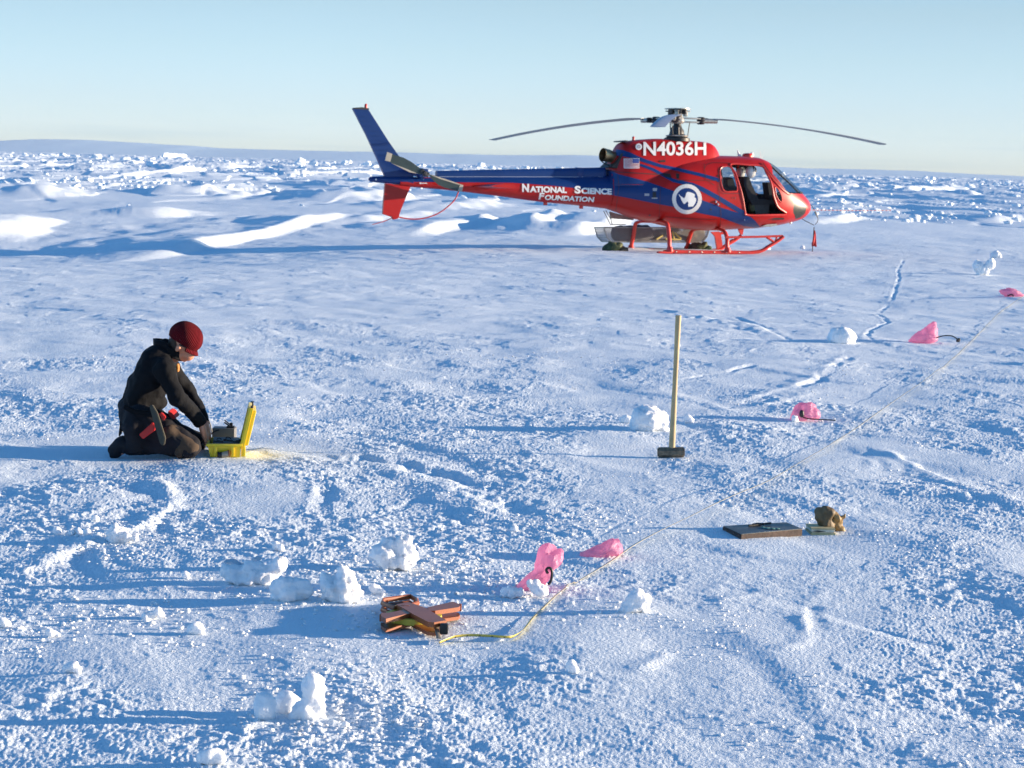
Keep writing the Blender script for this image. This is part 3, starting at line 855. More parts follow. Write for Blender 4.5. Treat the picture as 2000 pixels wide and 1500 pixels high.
ANT = [(590,650),(640,710),(700,745),(760,790),(800,740),(830,620),(880,580),(950,590),(1040,620),(1110,660),(1110,730),(1085,745),(1150,790),(1150,880),(1110,970),(1050,1050),(900,1060),(890,1010),(900,930),(870,890),(820,930),(790,970),(740,960),(700,890),(660,820),(650,760),(600,700)]
decal('emblem', [poly2([(1290 + a / 16.66, 340 + b / 16.66) for a, b in ANT])], M_WHITE, fus, lift=.014)
# flag
M_FRED = simple_mat('flag_red', (.55, .05, .05), rough=.5); M_FBLUE = simple_mat('flag_blue', (.05, .09, .30), rough=.5)
fl = decal('flag_marking', [poly2([(1218.5,309.5),(1248.5,309.5),(1248.5,329),(1218.5,329)])], M_WHITE, fus, lift=.012)
decal('flag_stripes', [poly2([(1219.5,y0),(1247.8,y0 + .1),(1247.8,y0 + 1.4),(1219.5,y0 + 1.3)]) for y0 in (310.3,312.9,315.5,318.1,320.7,323.3,325.9)], M_FRED, fl, lift=.015)
decal('flag_canton', [poly2([(1235.5,310.3),(1247.8,310.3),(1247.8,318.8),(1235.5,318.8)])], M_FBLUE, fl, lift=.018)
decal('round_marking', [disc2(1247.5, 287.2, 6.3, n=24)], M_WHITE, cowl, lift=.012)
M_GREYM = simple_mat('grey_marking', (.45, .42, .42), rough=.5)
decal('round_marking', [disc2(1247.5, 287.2, 3.6, 1.2, n=20)], M_GREYM, cowl, lift=.015)
# seams, vents, latches
seams = [ribbon2([(1289.5,366,.45),(1289,395,.45),(1287,430,.45)]), ribbon2([(1207,342,.5),(1209,365,.5),(1205,395,.5),(1203,411,.5)]),
         ribbon2([(1183,331,.9),(1205,336,.9),(1240,338,.8),(1290,341,.8),(1300,342,.8)]), ribbon2([(1320,352,.5),(1400,353,.5),(1405,380,.5),(1408,420,.5),(1406,446,.5)]),
         ribbon2([(1299,285,.35),(1299,318,.35)]), ribbon2([(1375,320,.6),(1378,350,.5),(1395,362,.5)]),
         ribbon2([(1300,423,.5),(1350,427,.5),(1400,428,.5)]), ribbon2([(1376,330,.5),(1380,322,.5),(1392,318,.5),(1425,319,.5)]),
         ribbon2([(1404,326,.5),(1403,345,.5),(1405,372,.5),(1412,378,.5),(1445,378,.5)])]
decal('panel_seams', seams, simple_mat('seam_dark', (.06, .012, .014), rough=.6), fus, lift=.008)
for p_ in ([(1294,338.5),(1309,340),(1312,348),(1297,345)], [(1287,313.5),(1298,313),(1299,316.5),(1289,317)], [(1320,339),(1327,340),(1326,350),(1321,349)]):
    decal('air_vent', [poly2(p_)], M_BLACK, fus, lift=.010)
for p_ in (poly2([(1274.5,375),(1281.5,375),(1281.5,386),(1274.5,386)]), disc2(1402, 344, 1.6, n=12), disc2(1388, 409, 2, n=12), disc2(1269, 420, 1.8, n=12)):
    decal('fuel_port', [p_], M_BLACK, fus, lift=.009)
for p_ in ([(1275,367.5),(1283,367.5),(1283,373),(1275,373)], [(1259,378),(1268,378),(1268,382.5),(1259,382.5)], [(1273,386),(1284,386),(1284,388),(1273,388)]):
    decal('placard', [poly2(p_)], M_GREYM, fus, lift=.009)
decal('arrow_marking', [poly2([(818,357.6),(822,355.8),(822,357),(834,357),(834,358.4),(822,358.4),(822,359.5)])], M_WHITE, boom, lift=.012)
decal('shaft_cover_edge', [ribbon2([(852,345.2,.45),(950,345.2,.45),(1050,345.4,.45),(1178,345.8,.45)])], simple_mat('seam_pale', (.30, .36, .48), rough=.5), cover, lift=.008)
decal('door_marking', [text2('W', 1429, 1433, 389, 389, 4.5), text2('I', 1435, 1437, 389, 389, 4.5)], simple_mat('brown_mark', (.25, .03, .03), rough=.5), fus, lift=.009)

# ---- rims round the openings
def rim(name, poly, mat, r=.016, sidey=-1, closed=True):
    pts = []
    for x, z in poly:
        o = Vector((x, 3 * sidey, z)); h = BV_F.ray_cast(o, Vector((0, -sidey, 0)))
        pts.append(h[0] if h[0] is not None else Vector((x, .85 * sidey, z)))
    c = catmull(pts, 4, closed)
    if closed: c.append(c[0])
    return MB().tube(c, r, 8, cap=False).build(name, mat, heli)
rim('door_frame', DOOR, M_REDTUBE, .022)
rim('window_frame', RWIN, M_REDTUBE, .014)
rim('window_frame', RWIN, M_REDTUBE, .014, 1)
rim('window_frame', QWIN, M_REDTUBE, .014)
rim('door_frame', PDOOR, M_BLACK, .02, 1)
# windshield posts (black seal and red post), both sides
for s in (-1, 1):
    pp = [hp(1487,319,-.5), hp(1497,338,-.6), hp(1508,355,-.6), hp(1521,370,-.6), hp(1534,380,-.55)]
    pts = []
    for x, z in pp:
        h = BV_F.ray_cast(Vector((x, 3 * s, z)), Vector((0, -s, 0))); pts.append(h[0] if h[0] is not None else Vector((x, 0.3 * s, z)))
    MB().tube(catmull(pts, 5), .020, 8).build('windshield_post', M_BLACK, heli)
    MB().tube([p + Vector((-.045, .012 * s, 0)) for p in catmull(pts, 5)], .026, 8).build('windshield_post', M_REDTUBE, heli)
pts = []
for k in range(14):
    px = 1487 + (1560 - 1487) * k / 13
    zt = fus_section(hp(px, 340)[0])[0]; pts.append((hp(px, 340)[0], 0, zt + .004))
MB().tube(pts, .022, 8).build('windshield_post', M_BLACK, heli)
# dark sill along the bottom of the windshield and the instrument coaming below it
pts = []
for k in range(17):
    y = -.56 + 1.12 * k / 16; x = xd - .30 * (abs(y) / .56) ** 2; zt, zb, w = fus_section(x)
    h = BV_F.ray_cast(Vector((x, y, 3)), Vector((0, 0, -1))); pts.append(h[0] + Vector((0, 0, .004)) if h[0] is not None else Vector((x, y, zt)))
MB().tube(pts, .02, 8).build('windshield_seal', M_BLACK, heli)

# ---- cabin interior
xf, zf = hp(1470, 421, -.8)
mb = MB()
mb.box((1.50, 0, .84), (1.9, 1.56, .04))                      # floor
mb.box((.55, 0, 1.35), (.05, 1.4, .95))                       # rear bulkhead
mb.build('cabin_floor', M_SEAT, heli)
xk, zk = hp(1537, 385, 0)
mb = MB(); mb.prism([(xk - .35, .86), (xk + .02, .92), (xk + .06, 1.08), (xk - .05, 1.32), (xk - .42, 1.36), (xk - .46, 1.28), (xk - .25, 1.16)], -.55, .55, lambda u, v, d: (u, d, v))
mb.build('instrument_panel', M_SEAT, heli)
def seat(yc, first=None):
    if first is not None: return None
    s0 = empty('seat'); s0.parent = heli
    return s0
def seat_parts(yc):
    p = lambda a, b: hp(a, b, -.42)
    o = empty('crew_seat'); o.parent = heli; o.location = (0, yc + .42, 0)
    bk = [p(1445,352), p(1449,345), p(1456,347), p(1461,362), p(1469,378), p(1474,390), p(1472,396), p(1459,396), p(1453,385), p(1447,365)]
    MB().prism(bk, -.62, -.22, lambda u, v, d: (u, d, v)).build('backrest', M_SEAT, o)
    cu = [p(1458,392), p(1474,389), p(1492,390), p(1505,392), p(1505,399), p(1460,401)]
    MB().prism(cu, -.64, -.20, lambda u, v, d: (u, d, v)).build('seat_cushion', M_SEAT, o)
    bs = [p(1464,400), p(1496,399), p(1494,419), p(1470,419)]
    MB().prism(bs, -.60, -.24, lambda u, v, d: (u, d, v)).build('seat_base', M_DMETAL, o)
    return o
seat_parts(-.42); seat_parts(.42)
M_OLIVE = simple_mat('olive_bag', (.10, .11, .045), rough=.8, var=.4, vscale=12, bump=.004)
a = hp(1466, 398, -.5); b = hp(1467, 412, -.5)
ob_ = fuse('olive_kit_bag', [((a[0], -.55, a[1]), (b[0], -.55, b[1] + .04), .06, .075)], .02, M_OLIVE, None, 3)
ob_.matrix_world = HM; tag(ob_, 'small olive green bag tucked beside the black seat in the open doorway', 'bag')
# console, cyclic stick, pedestal
c1 = [hp(1497, 356, -.1), hp(1504, 356, -.1), hp(1511, 380, -.1), hp(1513, 418, -.1), hp(1503, 418, -.1), hp(1500, 380, -.1)]
MB().prism(c1, -.16, .12, lambda u, v, d: (u, d, v)).build('centre_console', M_SEAT, heli)
a = hp(1519, 404, -.55)
MB().lathe([(.0, -.02), (.07, -.015), (.075, .0), (.07, .02), (.0, .03)], (a[0], -.6, a[1]), 'Y', 20).build('air_outlet', M_BLACK, heli)
a = hp(1490, 398, -.45); b = hp(1492, 416, -.45)
MB().tube([(b[0], -.45, b[1]), (b[0] - .03, -.45, (a[1] + b[1]) / 2), (a[0], -.45, a[1])], .015, 8).build('control_stick', M_METAL, heli)

# ---- helmets hanging from the cabin roof
M_HELM = simple_mat('helmet_white', (.72, .70, .66), rough=.35, var=.1, coat=.4)
def helmet(px, py, y, r, label):
    x, z = hp(px, py, y)
    o = empty('flight_helmet'); o.matrix_world = HM @ Matrix.Translation((x, y, z))
    tag(o, label, 'helmet', 'flight helmets hung in the cabin')
    fuse('shell', [((0, 0, .01), (-.01, 0, .0), r, r), ((.02, 0, -r * .55), (-.02, 0, -r * .6), r * .72, r * .75)], .014, M_HELM, o, 4)
    mb = MB()
    G = []
    for i in range(7):
        e = -.25 + .9 * i / 6
        G.append([(math.cos(e) * math.cos(a_) * r * 1.04, math.cos(e) * math.sin(a_) * r * 1.04, math.sin(e) * r * 1.04 + .01) for a_ in np.linspace(-1.2, 1.2, 13)])
    mb.grid(G).build('visor', M_BLACK, o)
    MB().tube(catmull([(0, r * .9, -.02), (.01, r * .8, .12), (0, 0, .20), (.01, -r * .8, .12), (0, -r * .9, -.02)], 5), .012, 6).build('strap', M_BLACK, o)
    return o
helmet(1467, 334, -.45, .125, 'white flight helmet with black visor hanging in the open doorway')
helmet(1447, 336, .15, .11, 'greyish flight helmet hanging behind the seat back, partly hidden')

# ---- exhaust
a = hp(1210, 310, -.05); b = hp(1196, 307.5, -.05); c = hp(1186, 304, -.05); d_ = hp(1175, 302, -.05)
path = catmull([(a[0], -.05, a[1]), (b[0], -.06, b[1]), (c[0], -.08, c[1]), (d_[0], -.10, d_[1])], 6)
o = MB(); o.tube(path, [.125 + .03 * i / (len(path) - 1) for i in range(len(path))], 24, cap=False)
o.tube(list(reversed(path)), [.145 - .03 * i / (len(path) - 1) for i in range(len(path))], 24, cap=False)
ex_o = o.build('exhaust_pipe', M_EXH, heli)
sol = path[2]; MB().lathe([(0, -.02), (.13, -.01), (.13, .0)], (sol.x, sol.y, sol.z), 'X', 20).build('exhaust_shade_disc', M_BLACK, ex_o)  # black disc stands for the shade inside the pipe
pts = [hp(1207, 326, -.05), hp(1195, 325, -.05), hp(1180, 320, -.05), hp(1171, 313, -.05)]
MB().tube(catmull([(p[0], -.1, p[1]) for p in pts], 4), .014, 6).build('drain_pipe', M_DMETAL, heli)
pts = [hp(1182, 327), hp(1210, 334), hp(1216, 318), hp(1213, 300), hp(1203, 300), hp(1192, 318)]
MB().prism(pts, -.34, .34, lambda u, v, d: (u, d, v)).build('engine_deck', M_BLACK, heli)

# ---- antennas and lights on the roof
def spike(px, py, px2, py2, r0, r1, mat, name, y=0):
    a = hp(px, py, y); b = hp(px2, py2, y)
    return MB().tube([(a[0], y, a[1]), (b[0], y, b[1])], [r0, r1], 10).build(name, mat, heli)
spike(1445, 307, 1440, 292, .05, .004, M_WHITE, 'antenna')
spike(1486, 309, 1484.5, 294, .008, .003, M_WHITE, 'antenna'); spike(1488, 311, 1494, 293, .005, .002, M_WHITE, 'antenna')
x, z = hp(1460, 305); MB().lathe([(.13, -.02), (.13, .02), (.10, .06), (0, .075)], (x, 0, z), 'Z', 20).build('roof_beacon', M_REDTUBE, heli)
x, z = hp(1468, 304); MB().lathe([(.05, -.02), (.05, .04), (.03, .07), (0, .08)], (x, 0, z), 'Z', 16).build('roof_light', M_WHITE, heli)
x, z = hp(1237, 273); MB().lathe([(.03, -.03), (.03, .06), (.02, .075), (0, .08)], (x, 0, z), 'Z', 14).build('cowling_beacon', M_REDTUBE, heli)
x, z = hp(1214, 277); MB().box((x - .02, 0, z + .01), (.10, .60, .03), bevel=.008).build('cowling_lip', M_DMETAL, heli)
a = hp(1441, 447, 0); b = hp(1452, 447, 0); c = hp(1450, 458.5, 0); d_ = hp(1446, 458, 0)
MB().prism([a, b, c, d_], -.02, .02, lambda u, v, d: (u, d, v)).build('belly_antenna', M_REDTUBE, heli)
pts = [hp(p[0], p[1], -.45) for p in ((1482,441.5),(1492,438),(1510,437),(1512,440),(1498,443))]
MB().prism(pts, -.62, -.40, lambda u, v, d: (u, d, v)).build('landing_light', M_METAL, heli)
for px, py, y in ((1541,393.5,-.58),(1548.5,394.5,-.5),(1543,435,-.3)):
    x, z = hp(px, py, y); MB().lathe([(0, -.03), (.03, -.02), (.042, 0), (.03, .025), (0, .035)], (x, y - .02, z), 'X', 16).build('nose_light', simple_mat('lamp_lens_and_glint', (.9, .9, .86), rough=.08, metal=.6), heli)
a = hp(1402, 394, -.9)
for px, py in ((1398,394),(1402,399)):  # bright beads stand for a sun glint on the skin, not lamps
    h = skin_hit(px, py, .006)
    MB().lathe([(0, -.015), (.028, -.01), (.034, .004), (.02, .02), (0, .026)], h, 'X', 14).build('sun_glint_bead', bpy.data.materials['lamp_lens_and_glint'], heli)
for px, py, y in ((1065,397,-.02),(1135,404,-.02)):
    x, z = hp(px, py, 0); MB().box((x, 0, z), (.09, .05, .09), bevel=.015).build('boom_antenna', M_REDTUBE, heli)
# mirror bracket and small white marker on the cabin side
h = skin_hit(1454, 429, .01); MB().lathe([(0, -.01), (.022, 0), (0, .012)], h, 'X', 10).build('marker_light', M_WHITE, heli)

# ---- main rotor
mast_x, mast_z = hp(1323, 272)
rot = empty('main_rotor'); rot.parent = heli
RH = Vector((hp(1323, 233)[0], 0, hp(1323, 233)[1])); ztop = hp(1323, 211)[1]
mb = MB()
mb.lathe([(.30, mast_z - .05), (.30, mast_z + .02), (.24, mast_z + .05), (.20, mast_z + .10), (.17, mast_z + .12), (.16, mast_z + .20), (.11, mast_z + .27), (.085, mast_z + .36), (.08, RH.z + .04)], (RH.x, 0, 0), 'Z', 24)
mb.build('mast', M_BLACK, rot)
MB().lathe([(.26, mast_z + .06), (.27, mast_z + .085), (.20, mast_z + .10)], (RH.x, 0, 0), 'Z', 24).build('swashplate', M_METAL, rot)
mb = MB()
mb.lathe([(.14, RH.z - .10), (.17, RH.z - .05), (.15, RH.z + .02), (.10, RH.z + .10), (.12, RH.z + .16), (.13, ztop - .03), (.05, ztop), (0, ztop)], (RH.x, 0, 0), 'Z', 20)
mb.build('rotor_head', M_METAL, rot)
MB().lathe([(.10, ztop - .035), (.30, ztop - .03), (.30, ztop - .012), (.08, ztop)], (RH.x, 0, 0), 'Z', 24).build('star_plate', M_METAL, rot)
mb = MB()
for a_ in (0.3, 1.35, 2.4, 3.45, 4.5, 5.55): mb.box((RH.x + .17 * math.cos(a_), .17 * math.sin(a_), ztop - .09), (.10, .10, .10), rot=Matrix.Rotation(a_, 3, 'Z'), bevel=.02)
mb.build('thrust_bearing', M_DMETAL, rot)
hz_rot = lambda az: az - HEAD
AZ = [rad(261), rad(21), rad(141)]
def blade_geo(L0=.95, L1=5.50, chord=.32, th=.045, droop=.47, n=40, tw0=rad(7), tw1=rad(-1)):
    G = []
    prof = [(-.30, 0), (-.28, .45), (-.15, .95), (.05, 1), (.35, .65), (.70, .05), (.70, -.05), (.35, -.35), (0, -.6), (-.2, -.5), (-.28, -.3)]
    for i in range(n + 1):
        r = L0 + (L1 - L0) * i / n; q = (r / L1)
        z = .05 * min(1, r / 1.2) - droop * q ** 1.9
        c = chord * (1 if i > 2 else .55 + .15 * i); tw = tw0 + (tw1 - tw0) * q
        row = []
        for u, v in prof:
            yy = u * c; zz = v * th / 2
            row.append((r, yy * math.cos(tw) - zz * math.sin(tw), z + yy * math.sin(tw) + zz * math.cos(tw)))
        G.append(row)
    return G
for kk, az in enumerate(AZ):
    a = hz_rot(az)
    br = empty('rotor_blade'); br.parent = rot; br.location = RH; br.rotation_euler = (0, 0, a)
    mb = MB().grid(blade_geo(), closed_u=True); n = 11
    mb.f.append(tuple(range(n))); mb.f.append(tuple(len(mb.v) - n + i for i in reversed(range(n))))
    mb.build('blade', M_BLADELIT if kk == 0 else M_BLADE, br, angle=rad(50))
    mb = MB()
    mb.box((.32, 0, .03), (.50, .16, .035), bevel=.012); mb.box((.32, 0, -.055), (.52, .13, .04), bevel=.012)
    mb.tube([(.55, 0, -.02), (1.02, 0, -.012)], .055, 12, flat=.8)
    mb.build('blade_cuff', M_METAL, br)
    mb = MB(); mb.lathe([(.07, -.09), (.10, -.06), (.075, -.03), (.10, 0), (.075, .03), (.10, .06), (.07, .08)], (.60, 0, -.01), 'Z', 14)
    mb.lathe([(.05, -.06), (.08, -.03), (.05, 0), (.08, .03), (.05, .06)], (.76, .05, -.01), 'Z', 12)
    mb.build('blade_damper', M_DMETAL, br)
    mb = MB(); mb.box((.14, 0, .19), (.34, .11, .025), bevel=.01); mb.box((.20, 0, .13), (.09, .09, .12), bevel=.015)
    mb.build('star_arm', M_METAL if kk != 2 else M_DMETAL, br)
    MB().tube([(.27, -.10, -.07), (.235, -.08, mast_z + .08 - RH.z)], .012, 8).build('pitch_rod', M_DMETAL, br)
# black servo bits round the mast
mb = MB()
for a in (.4, 2.2, 4.4):
    mb.tube([(RH.x + .2 * math.cos(a), .2 * math.sin(a), mast_z + .02), (RH.x + .12 * math.cos(a), .12 * math.sin(a), mast_z + .26)], .04, 8)
mb.build('servo', M_BLACK, rot)

# ---- fins, stabiliser, tail rotor
def fin(name, pts, th, mat, parent=heli, y=0):
    P = [hp(p[0], p[1], y) for p in pts]
    mb = MB(); bm = bmesh.new()
    mb.prism(P, y - th, y + th, lambda u, v, d: (u, d, v))
    bm.free()
    return mb.build(name, mat, parent, smooth=False)
up_fin = fin('upper_fin', [(688.5,212.5),(700,212),(718,213.5),(735,240),(757,275),(776,302),(792,322),(806,336),(806,346),(751,346),(737,312),(715,264)], .045, M_BLUE)
for k in range(9):
    y0 = 226 + k * 9.5; xl = 695 + (y0 - 226) * .47; xr = 724 + (y0 - 226) * .63
    q = [hp(xl + 3, y0 + .2, -.05), hp(xr - 2, y0 + .8, -.05), hp(xr - 2, y0 + 2.0, -.05), hp(xl + 3, y0 + 1.4, -.05)]
    MB().prism(q, -.056, -.044, lambda u, v, d: (u, d, v)).build('fin_rib', M_BLUE, up_fin, smooth=False)
fin('fin_cap', [(688,213),(690,210.5),(706,209.5),(720,212),(719,215),(706,214)], .05, M_DMETAL)
x, z = hp(714.5, 209); MB().lathe([(.03, -.05), (.035, 0), (.03, .05), (.018, .07), (0, .075)], (x, 0, z), 'Z', 14).build('tail_beacon', M_REDTUBE, heli)
lo_fin = fin('lower_fin', [(751.5,358),(802,362),(793,383),(784,405),(778,421),(770,428),(765,424),(747,418),(748,400)], .04, M_RED)
fin('lower_fin_skid', [(763,421),(779,420),(776,427),(768,429)], .05, M_RED)
# tail cone and bumper
cone = [(720,350,2),(724,350,5),(735,350.5,6),(760,351,7),(785,352,8.5),(805,354,10)]
st = []
for px, py, r in cone:
    x, z = hp(px, py); st.append((x, z, r / 88))
mb = MB(); mb.tube([(s[0], 0, s[1]) for s in st], [s[2] for s in st], 20)
mb.build('tail_cone', M_BLUE, heli)
x, z = hp(734, 350.5, -.06); MB().lathe([(0, -.02), (.02, 0), (0, .02)], (x, -.075, z), 'Y', 10).build('tail_light', M_WHITE, heli)
# horizontal stabiliser
G = []
x0, z0 = hp(902, 364, 0); x1_, _ = hp(968, 364, 0)
for yy in np.linspace(-1.27, 1.27, 13):
    row = []
    for u, v in ((0, 0), (.1, .045), (.4, .06), (.8, .03), (1, 0), (.8, -.02), (.4, -.03), (.1, -.03)):
        row.append((x1_ - (x1_ - x0) * u * .75, yy, z0 + v * 1.1))
    G.append(row)
mb = MB().grid(G, closed_u=True); mb.f.append(tuple(range(8))); mb.f.append(tuple(len(mb.v) - 8 + i for i in reversed(range(8))))
mb.build('stabiliser', M_RED, heli, angle=rad(50))
# tail rotor gearbox and blades on the near side
TRY = -.34
tr = empty('tail_rotor'); tr.parent = heli
cxr, czr = hp(829, 338, TRY)
mb = MB(); mb.lathe([(.10, -.25), (.12, -.1), (.09, .0), (.06, .34)], (cxr, 0, czr), 'Y', 18)
mb.box((cxr, -.05, czr + .02), (.34, .22, .16), bevel=.04); mb.build('gearbox', M_BLUE, heli)
mb = MB(); mb.lathe([(.03, -.06), (.05, -.03), (.05, .04), (.03, .08)], (cxr, TRY, czr), 'Y', 14)
mb.box((cxr, TRY, czr), (.22, .06, .10), rot=Matrix.Rotation(rad(28), 3, 'Y'), bevel=.01)
for a in (0, 2.1, 4.2): mb.tube([(cxr + .05 * math.cos(a), TRY, czr + .05 * math.sin(a)), (cxr + .10 * math.cos(a), TRY - .04, czr + .10 * math.sin(a))], .012, 6)
mb.build('tail_rotor_hub', M_DMETAL, tr)
for pts, tip in (([(818,327),(826,336),(822,340),(800,336),(764,317.5),(752.5,313),(756,297),(765,301),(788,308),(803,316)], [(752,313.5),(756,297),(766,300.5),(762,316)]),
                 ([(836,340),(846,342),(868,350),(904,361.5),(902.5,372),(893,373),(869,366.5),(856,361),(848,354)], [(902,374.5),(894.5,373.2),(898,359.5),(904.5,361.5)])):
    b_ = MB().prism([hp(p[0], p[1], TRY) for p in pts], TRY - .012, TRY + .012, lambda u, v, d: (u, d, v)).build('tail_rotor_blade', M_TAILB, tr, smooth=False)
    MB().prism([hp(p[0], p[1], TRY) for p in tip], TRY - .015, TRY + .015, lambda u, v, d: (u, d, v)).build('blade_tip', M_TIP, b_, smooth=False)
# pale leading edges
for pts in ([(764,318.5),(790,328.5),(815,339),(821,340.5),(800,336.5)], [(838,340.5),(868,349),(898,359.5),(896,361),(860,350)]):
    MB().prism([hp(p[0], p[1], TRY) for p in pts], TRY - .017, TRY + .005, lambda u, v, d: (u, d, v)).build('blade_edge', M_TIP, tr, smooth=False)
# red guard hoop
g = [hp(p[0], p[1], -.1) for p in ((896,372),(890,388),(876,403),(860,415),(842,423),(822,427.5),(800,427.5),(777,423))]
MB().tube(catmull([(p[0], -.1 + (0.1 * i / 7), p[1]) for i, p in enumerate(g)], 5), .014, 8).build('tail_guard', M_REDTUBE, heli)
g = [hp(p[0], p[1], 0) for p in ((768,425),(748,433),(727,438.5))]
MB().tube([(p[0], 0, p[1]) for p in g], [.012, .009, .006], 8).build('tail_stinger', M_REDTUBE, heli)

# ---- landing gear
SY = 1.06
lg = empty('landing_gear'); lg.parent = heli
skz = .045
def sk(px, py, s=-1):
    x, z = hp(px, py, -SY); return (x, s * SY, z)
xr_ = hp(1308, 490, -SY)[0]; xf_ = hp(1421, 488, -SY)[0]; xs0 = hp(1296, 498, -SY)[0]; xs1 = hp(1470, 497, -SY)[0]
for s in (-1, 1):
    pts = [(xs0, s * SY, skz), (xr_, s * SY, skz), ((xr_ + xf_) / 2, s * SY, skz), (xf_, s * SY, skz), (xs1 - .15, s * SY, skz), (xs1, s * SY, skz + .01)]
    pts += [sk(1487, 490, s), sk(1505, 479, s), sk(1519, 470.5, s), sk(1530, 462, s)]
    so = MB().tube(catmull(pts, 5), .042, 12).build('skid', M_REDTUBE, lg)
    MB().box((xs0 + .02, s * SY, .03), (.34, .12, .05), bevel=.01).build('skid_shoe', M_REDTUBE, so)
    for k in range(6): MB().lathe([(0, -.01), (.018, 0), (0, .012)], (xs0 + .3 + k * .32, s * (SY + .043), skz), 'Y', 8).build('bolt', M_METAL, so)
    if s < 0:
        mb = MB(); mb.tube([sk(1417, 463.5, s), sk(1480, 462.5, s), sk(1529, 461, s)], .026, 10)
        mb.tube([sk(1498, 463.5, s), sk(1512, 473, s)], .03, 10); mb.tube([sk(1517, 463, s), sk(1514, 474, s)], .022, 10)
        mb.build('skid_step', M_REDTUBE, so)
    else:
        q = [hp(p[0], p[1], SY) for p in ((1388,453),(1403,452),(1407,456),(1411,484),(1406,488),(1400,488),(1396,462))]
        MB().prism(q, SY - .03, SY + .03, lambda u, v, d: (u, d, v)).build('skid_step', M_REDTUBE, so)
        mb = MB(); a = hp(1403, 456, SY); b = hp(1418, 455, SY); mb.tube([(a[0], SY, a[1]), (b[0], SY, b[1])], .03, 10)
        a = hp(1404, 489, SY); b = hp(1420, 477, SY); c = hp(1432, 469, SY); mb.tube([(a[0], SY, a[1]), (b[0], SY, b[1]), (c[0], SY, c[1])], .04, 10)
        mb.build('skid_brace', M_REDTUBE, so)
zb1 = fus_section(xr_)[1]; zb2 = fus_section(xf_)[1]
for xx, zb in ((xr_, zb1), (xf_, zb2)):
    pts = []
    for y, z in ((-SY, skz), (-1.03, .20), (-.98, .36), (-.88, zb - .06), (-.74, zb - .005), (-.5, zb + .02), (0, zb + .02), (.5, zb + .02), (.74, zb - .005), (.88, zb - .06), (.98, .36), (1.03, .20), (SY, skz)):
        pts.append((xx + (.02 if abs(y) < 1 else 0), y, z))
    c_ = MB().tube(catmull(pts, 5), .05, 12, flat=.75).build('cross_tube', M_REDTUBE, lg)
    for s in (-1, 1): MB().lathe([(.05, .0), (.085, .02), (.075, .07), (.055, .13)], (xx, s * SY, skz - .01), 'Z', 14).build('skid_saddle', M_REDTUBE, c_)

# ---- cargo basket on the far side
def mesh_panel_mat():
    m, nt, b = new_mat('basket_mesh')
    b.inputs['Base Color'].default_value = (.30, .30, .31, 1); b.inputs['Roughness'].default_value = .5; b.inputs['Metallic'].default_value = .3
    tcn = nd(nt, 'ShaderNodeTexCoord'); w1 = nd(nt, 'ShaderNodeTexWave', wave_type='BANDS', bands_direction='DIAGONAL'); w1.inputs['Scale'].default_value = 12
    w2 = nd(nt, 'ShaderNodeTexWave', wave_type='BANDS', bands_direction='DIAGONAL'); w2.inputs['Scale'].default_value = 12
    mp = nd(nt, 'ShaderNodeMapping'); mp.inputs['Scale'].default_value = (-1, 1, 1)
    lnk(nt, tcn.outputs['Object'], w1.inputs['Vector']); lnk(nt, tcn.outputs['Object'], mp.inputs['Vector']); lnk(nt, mp.outputs[0], w2.inputs['Vector'])
    mx = nd(nt, 'ShaderNodeMath', operation='MAXIMUM'); lnk(nt, w1.outputs['Fac'], mx.inputs[0]); lnk(nt, w2.outputs['Fac'], mx.inputs[1])
    gt = nd(nt, 'ShaderNodeMath', operation='GREATER_THAN'); gt.inputs[1].default_value = .80; lnk(nt, mx.outputs[0], gt.inputs[0])
    lnk(nt, gt.outputs[0], b.inputs['Alpha'])
    return m
M_MESH = mesh_panel_mat()
BY = 1.30
bk = empty('cargo_basket'); bk.parent = heli
q = [hp(p[0], p[1], BY) for p in ((1170,444),(1376,445),(1371,462),(1362,473),(1185,472),(1176,463))]
mb = MB()
for y0 in (BY - .28, BY + .28): mb.add([(u, y0, v) for u, v in q], [tuple(range(6))])
n = len(q)
for i in (1, 2, 3, 4, 5):
    a, b = q[i], q[(i + 1) % n]; mb.add([(a[0], BY - .28, a[1]), (b[0], BY - .28, b[1]), (b[0], BY + .28, b[1]), (a[0], BY + .28, a[1])], [(0, 1, 2, 3)])
mb.build('mesh_side', M_MESH, bk, smooth=False)
mb = MB()
for y0 in (BY - .28, BY + .28):
    ring = [(u, y0, v) for u, v in q] + [(q[0][0], y0, q[0][1])]
    for i in range(6): mb.tube([ring[i], ring[i + 1]], .014, 6)
for u, v in q: mb.tube([(u, BY - .28, v), (u, BY + .28, v)], .012, 6)
mb.build('basket_frame', M_METAL, bk)
mb = MB()
for a, b in (((1179,412),(1193,440)), ((1183,411),(1194,430)), ((1192,426),(1225,428)), ((1194,438),(1222,439)), ((1190,414),(1196,440))):
    p, r = hp(*a, BY - .3), hp(*b, BY - .3); mb.tube([(p[0], BY - .3, p[1]), (r[0], BY - .3, r[1])], .011, 6)
mb.build('basket_hanger', M_METAL, bk)
q2 = [hp(p[0], p[1], BY - .35) for p in ((1190,413),(1208,418),(1238,426),(1236,430),(1224,429),(1194,427))]
MB().prism(q2, BY - .37, BY - .34, lambda u, v, d: (u, d, v)).build('basket_bracket', M_METAL, bk, smooth=False)
M_DUF = simple_mat('duffel_brown', (.075, .05, .045), rough=.75, var=.25, vscale=6, bump=.01, bscale=9)
M_KHAKI = simple_mat('khaki_sack', (.27, .21, .12), rough=.8, var=.35, vscale=7, bump=.01, bscale=9)
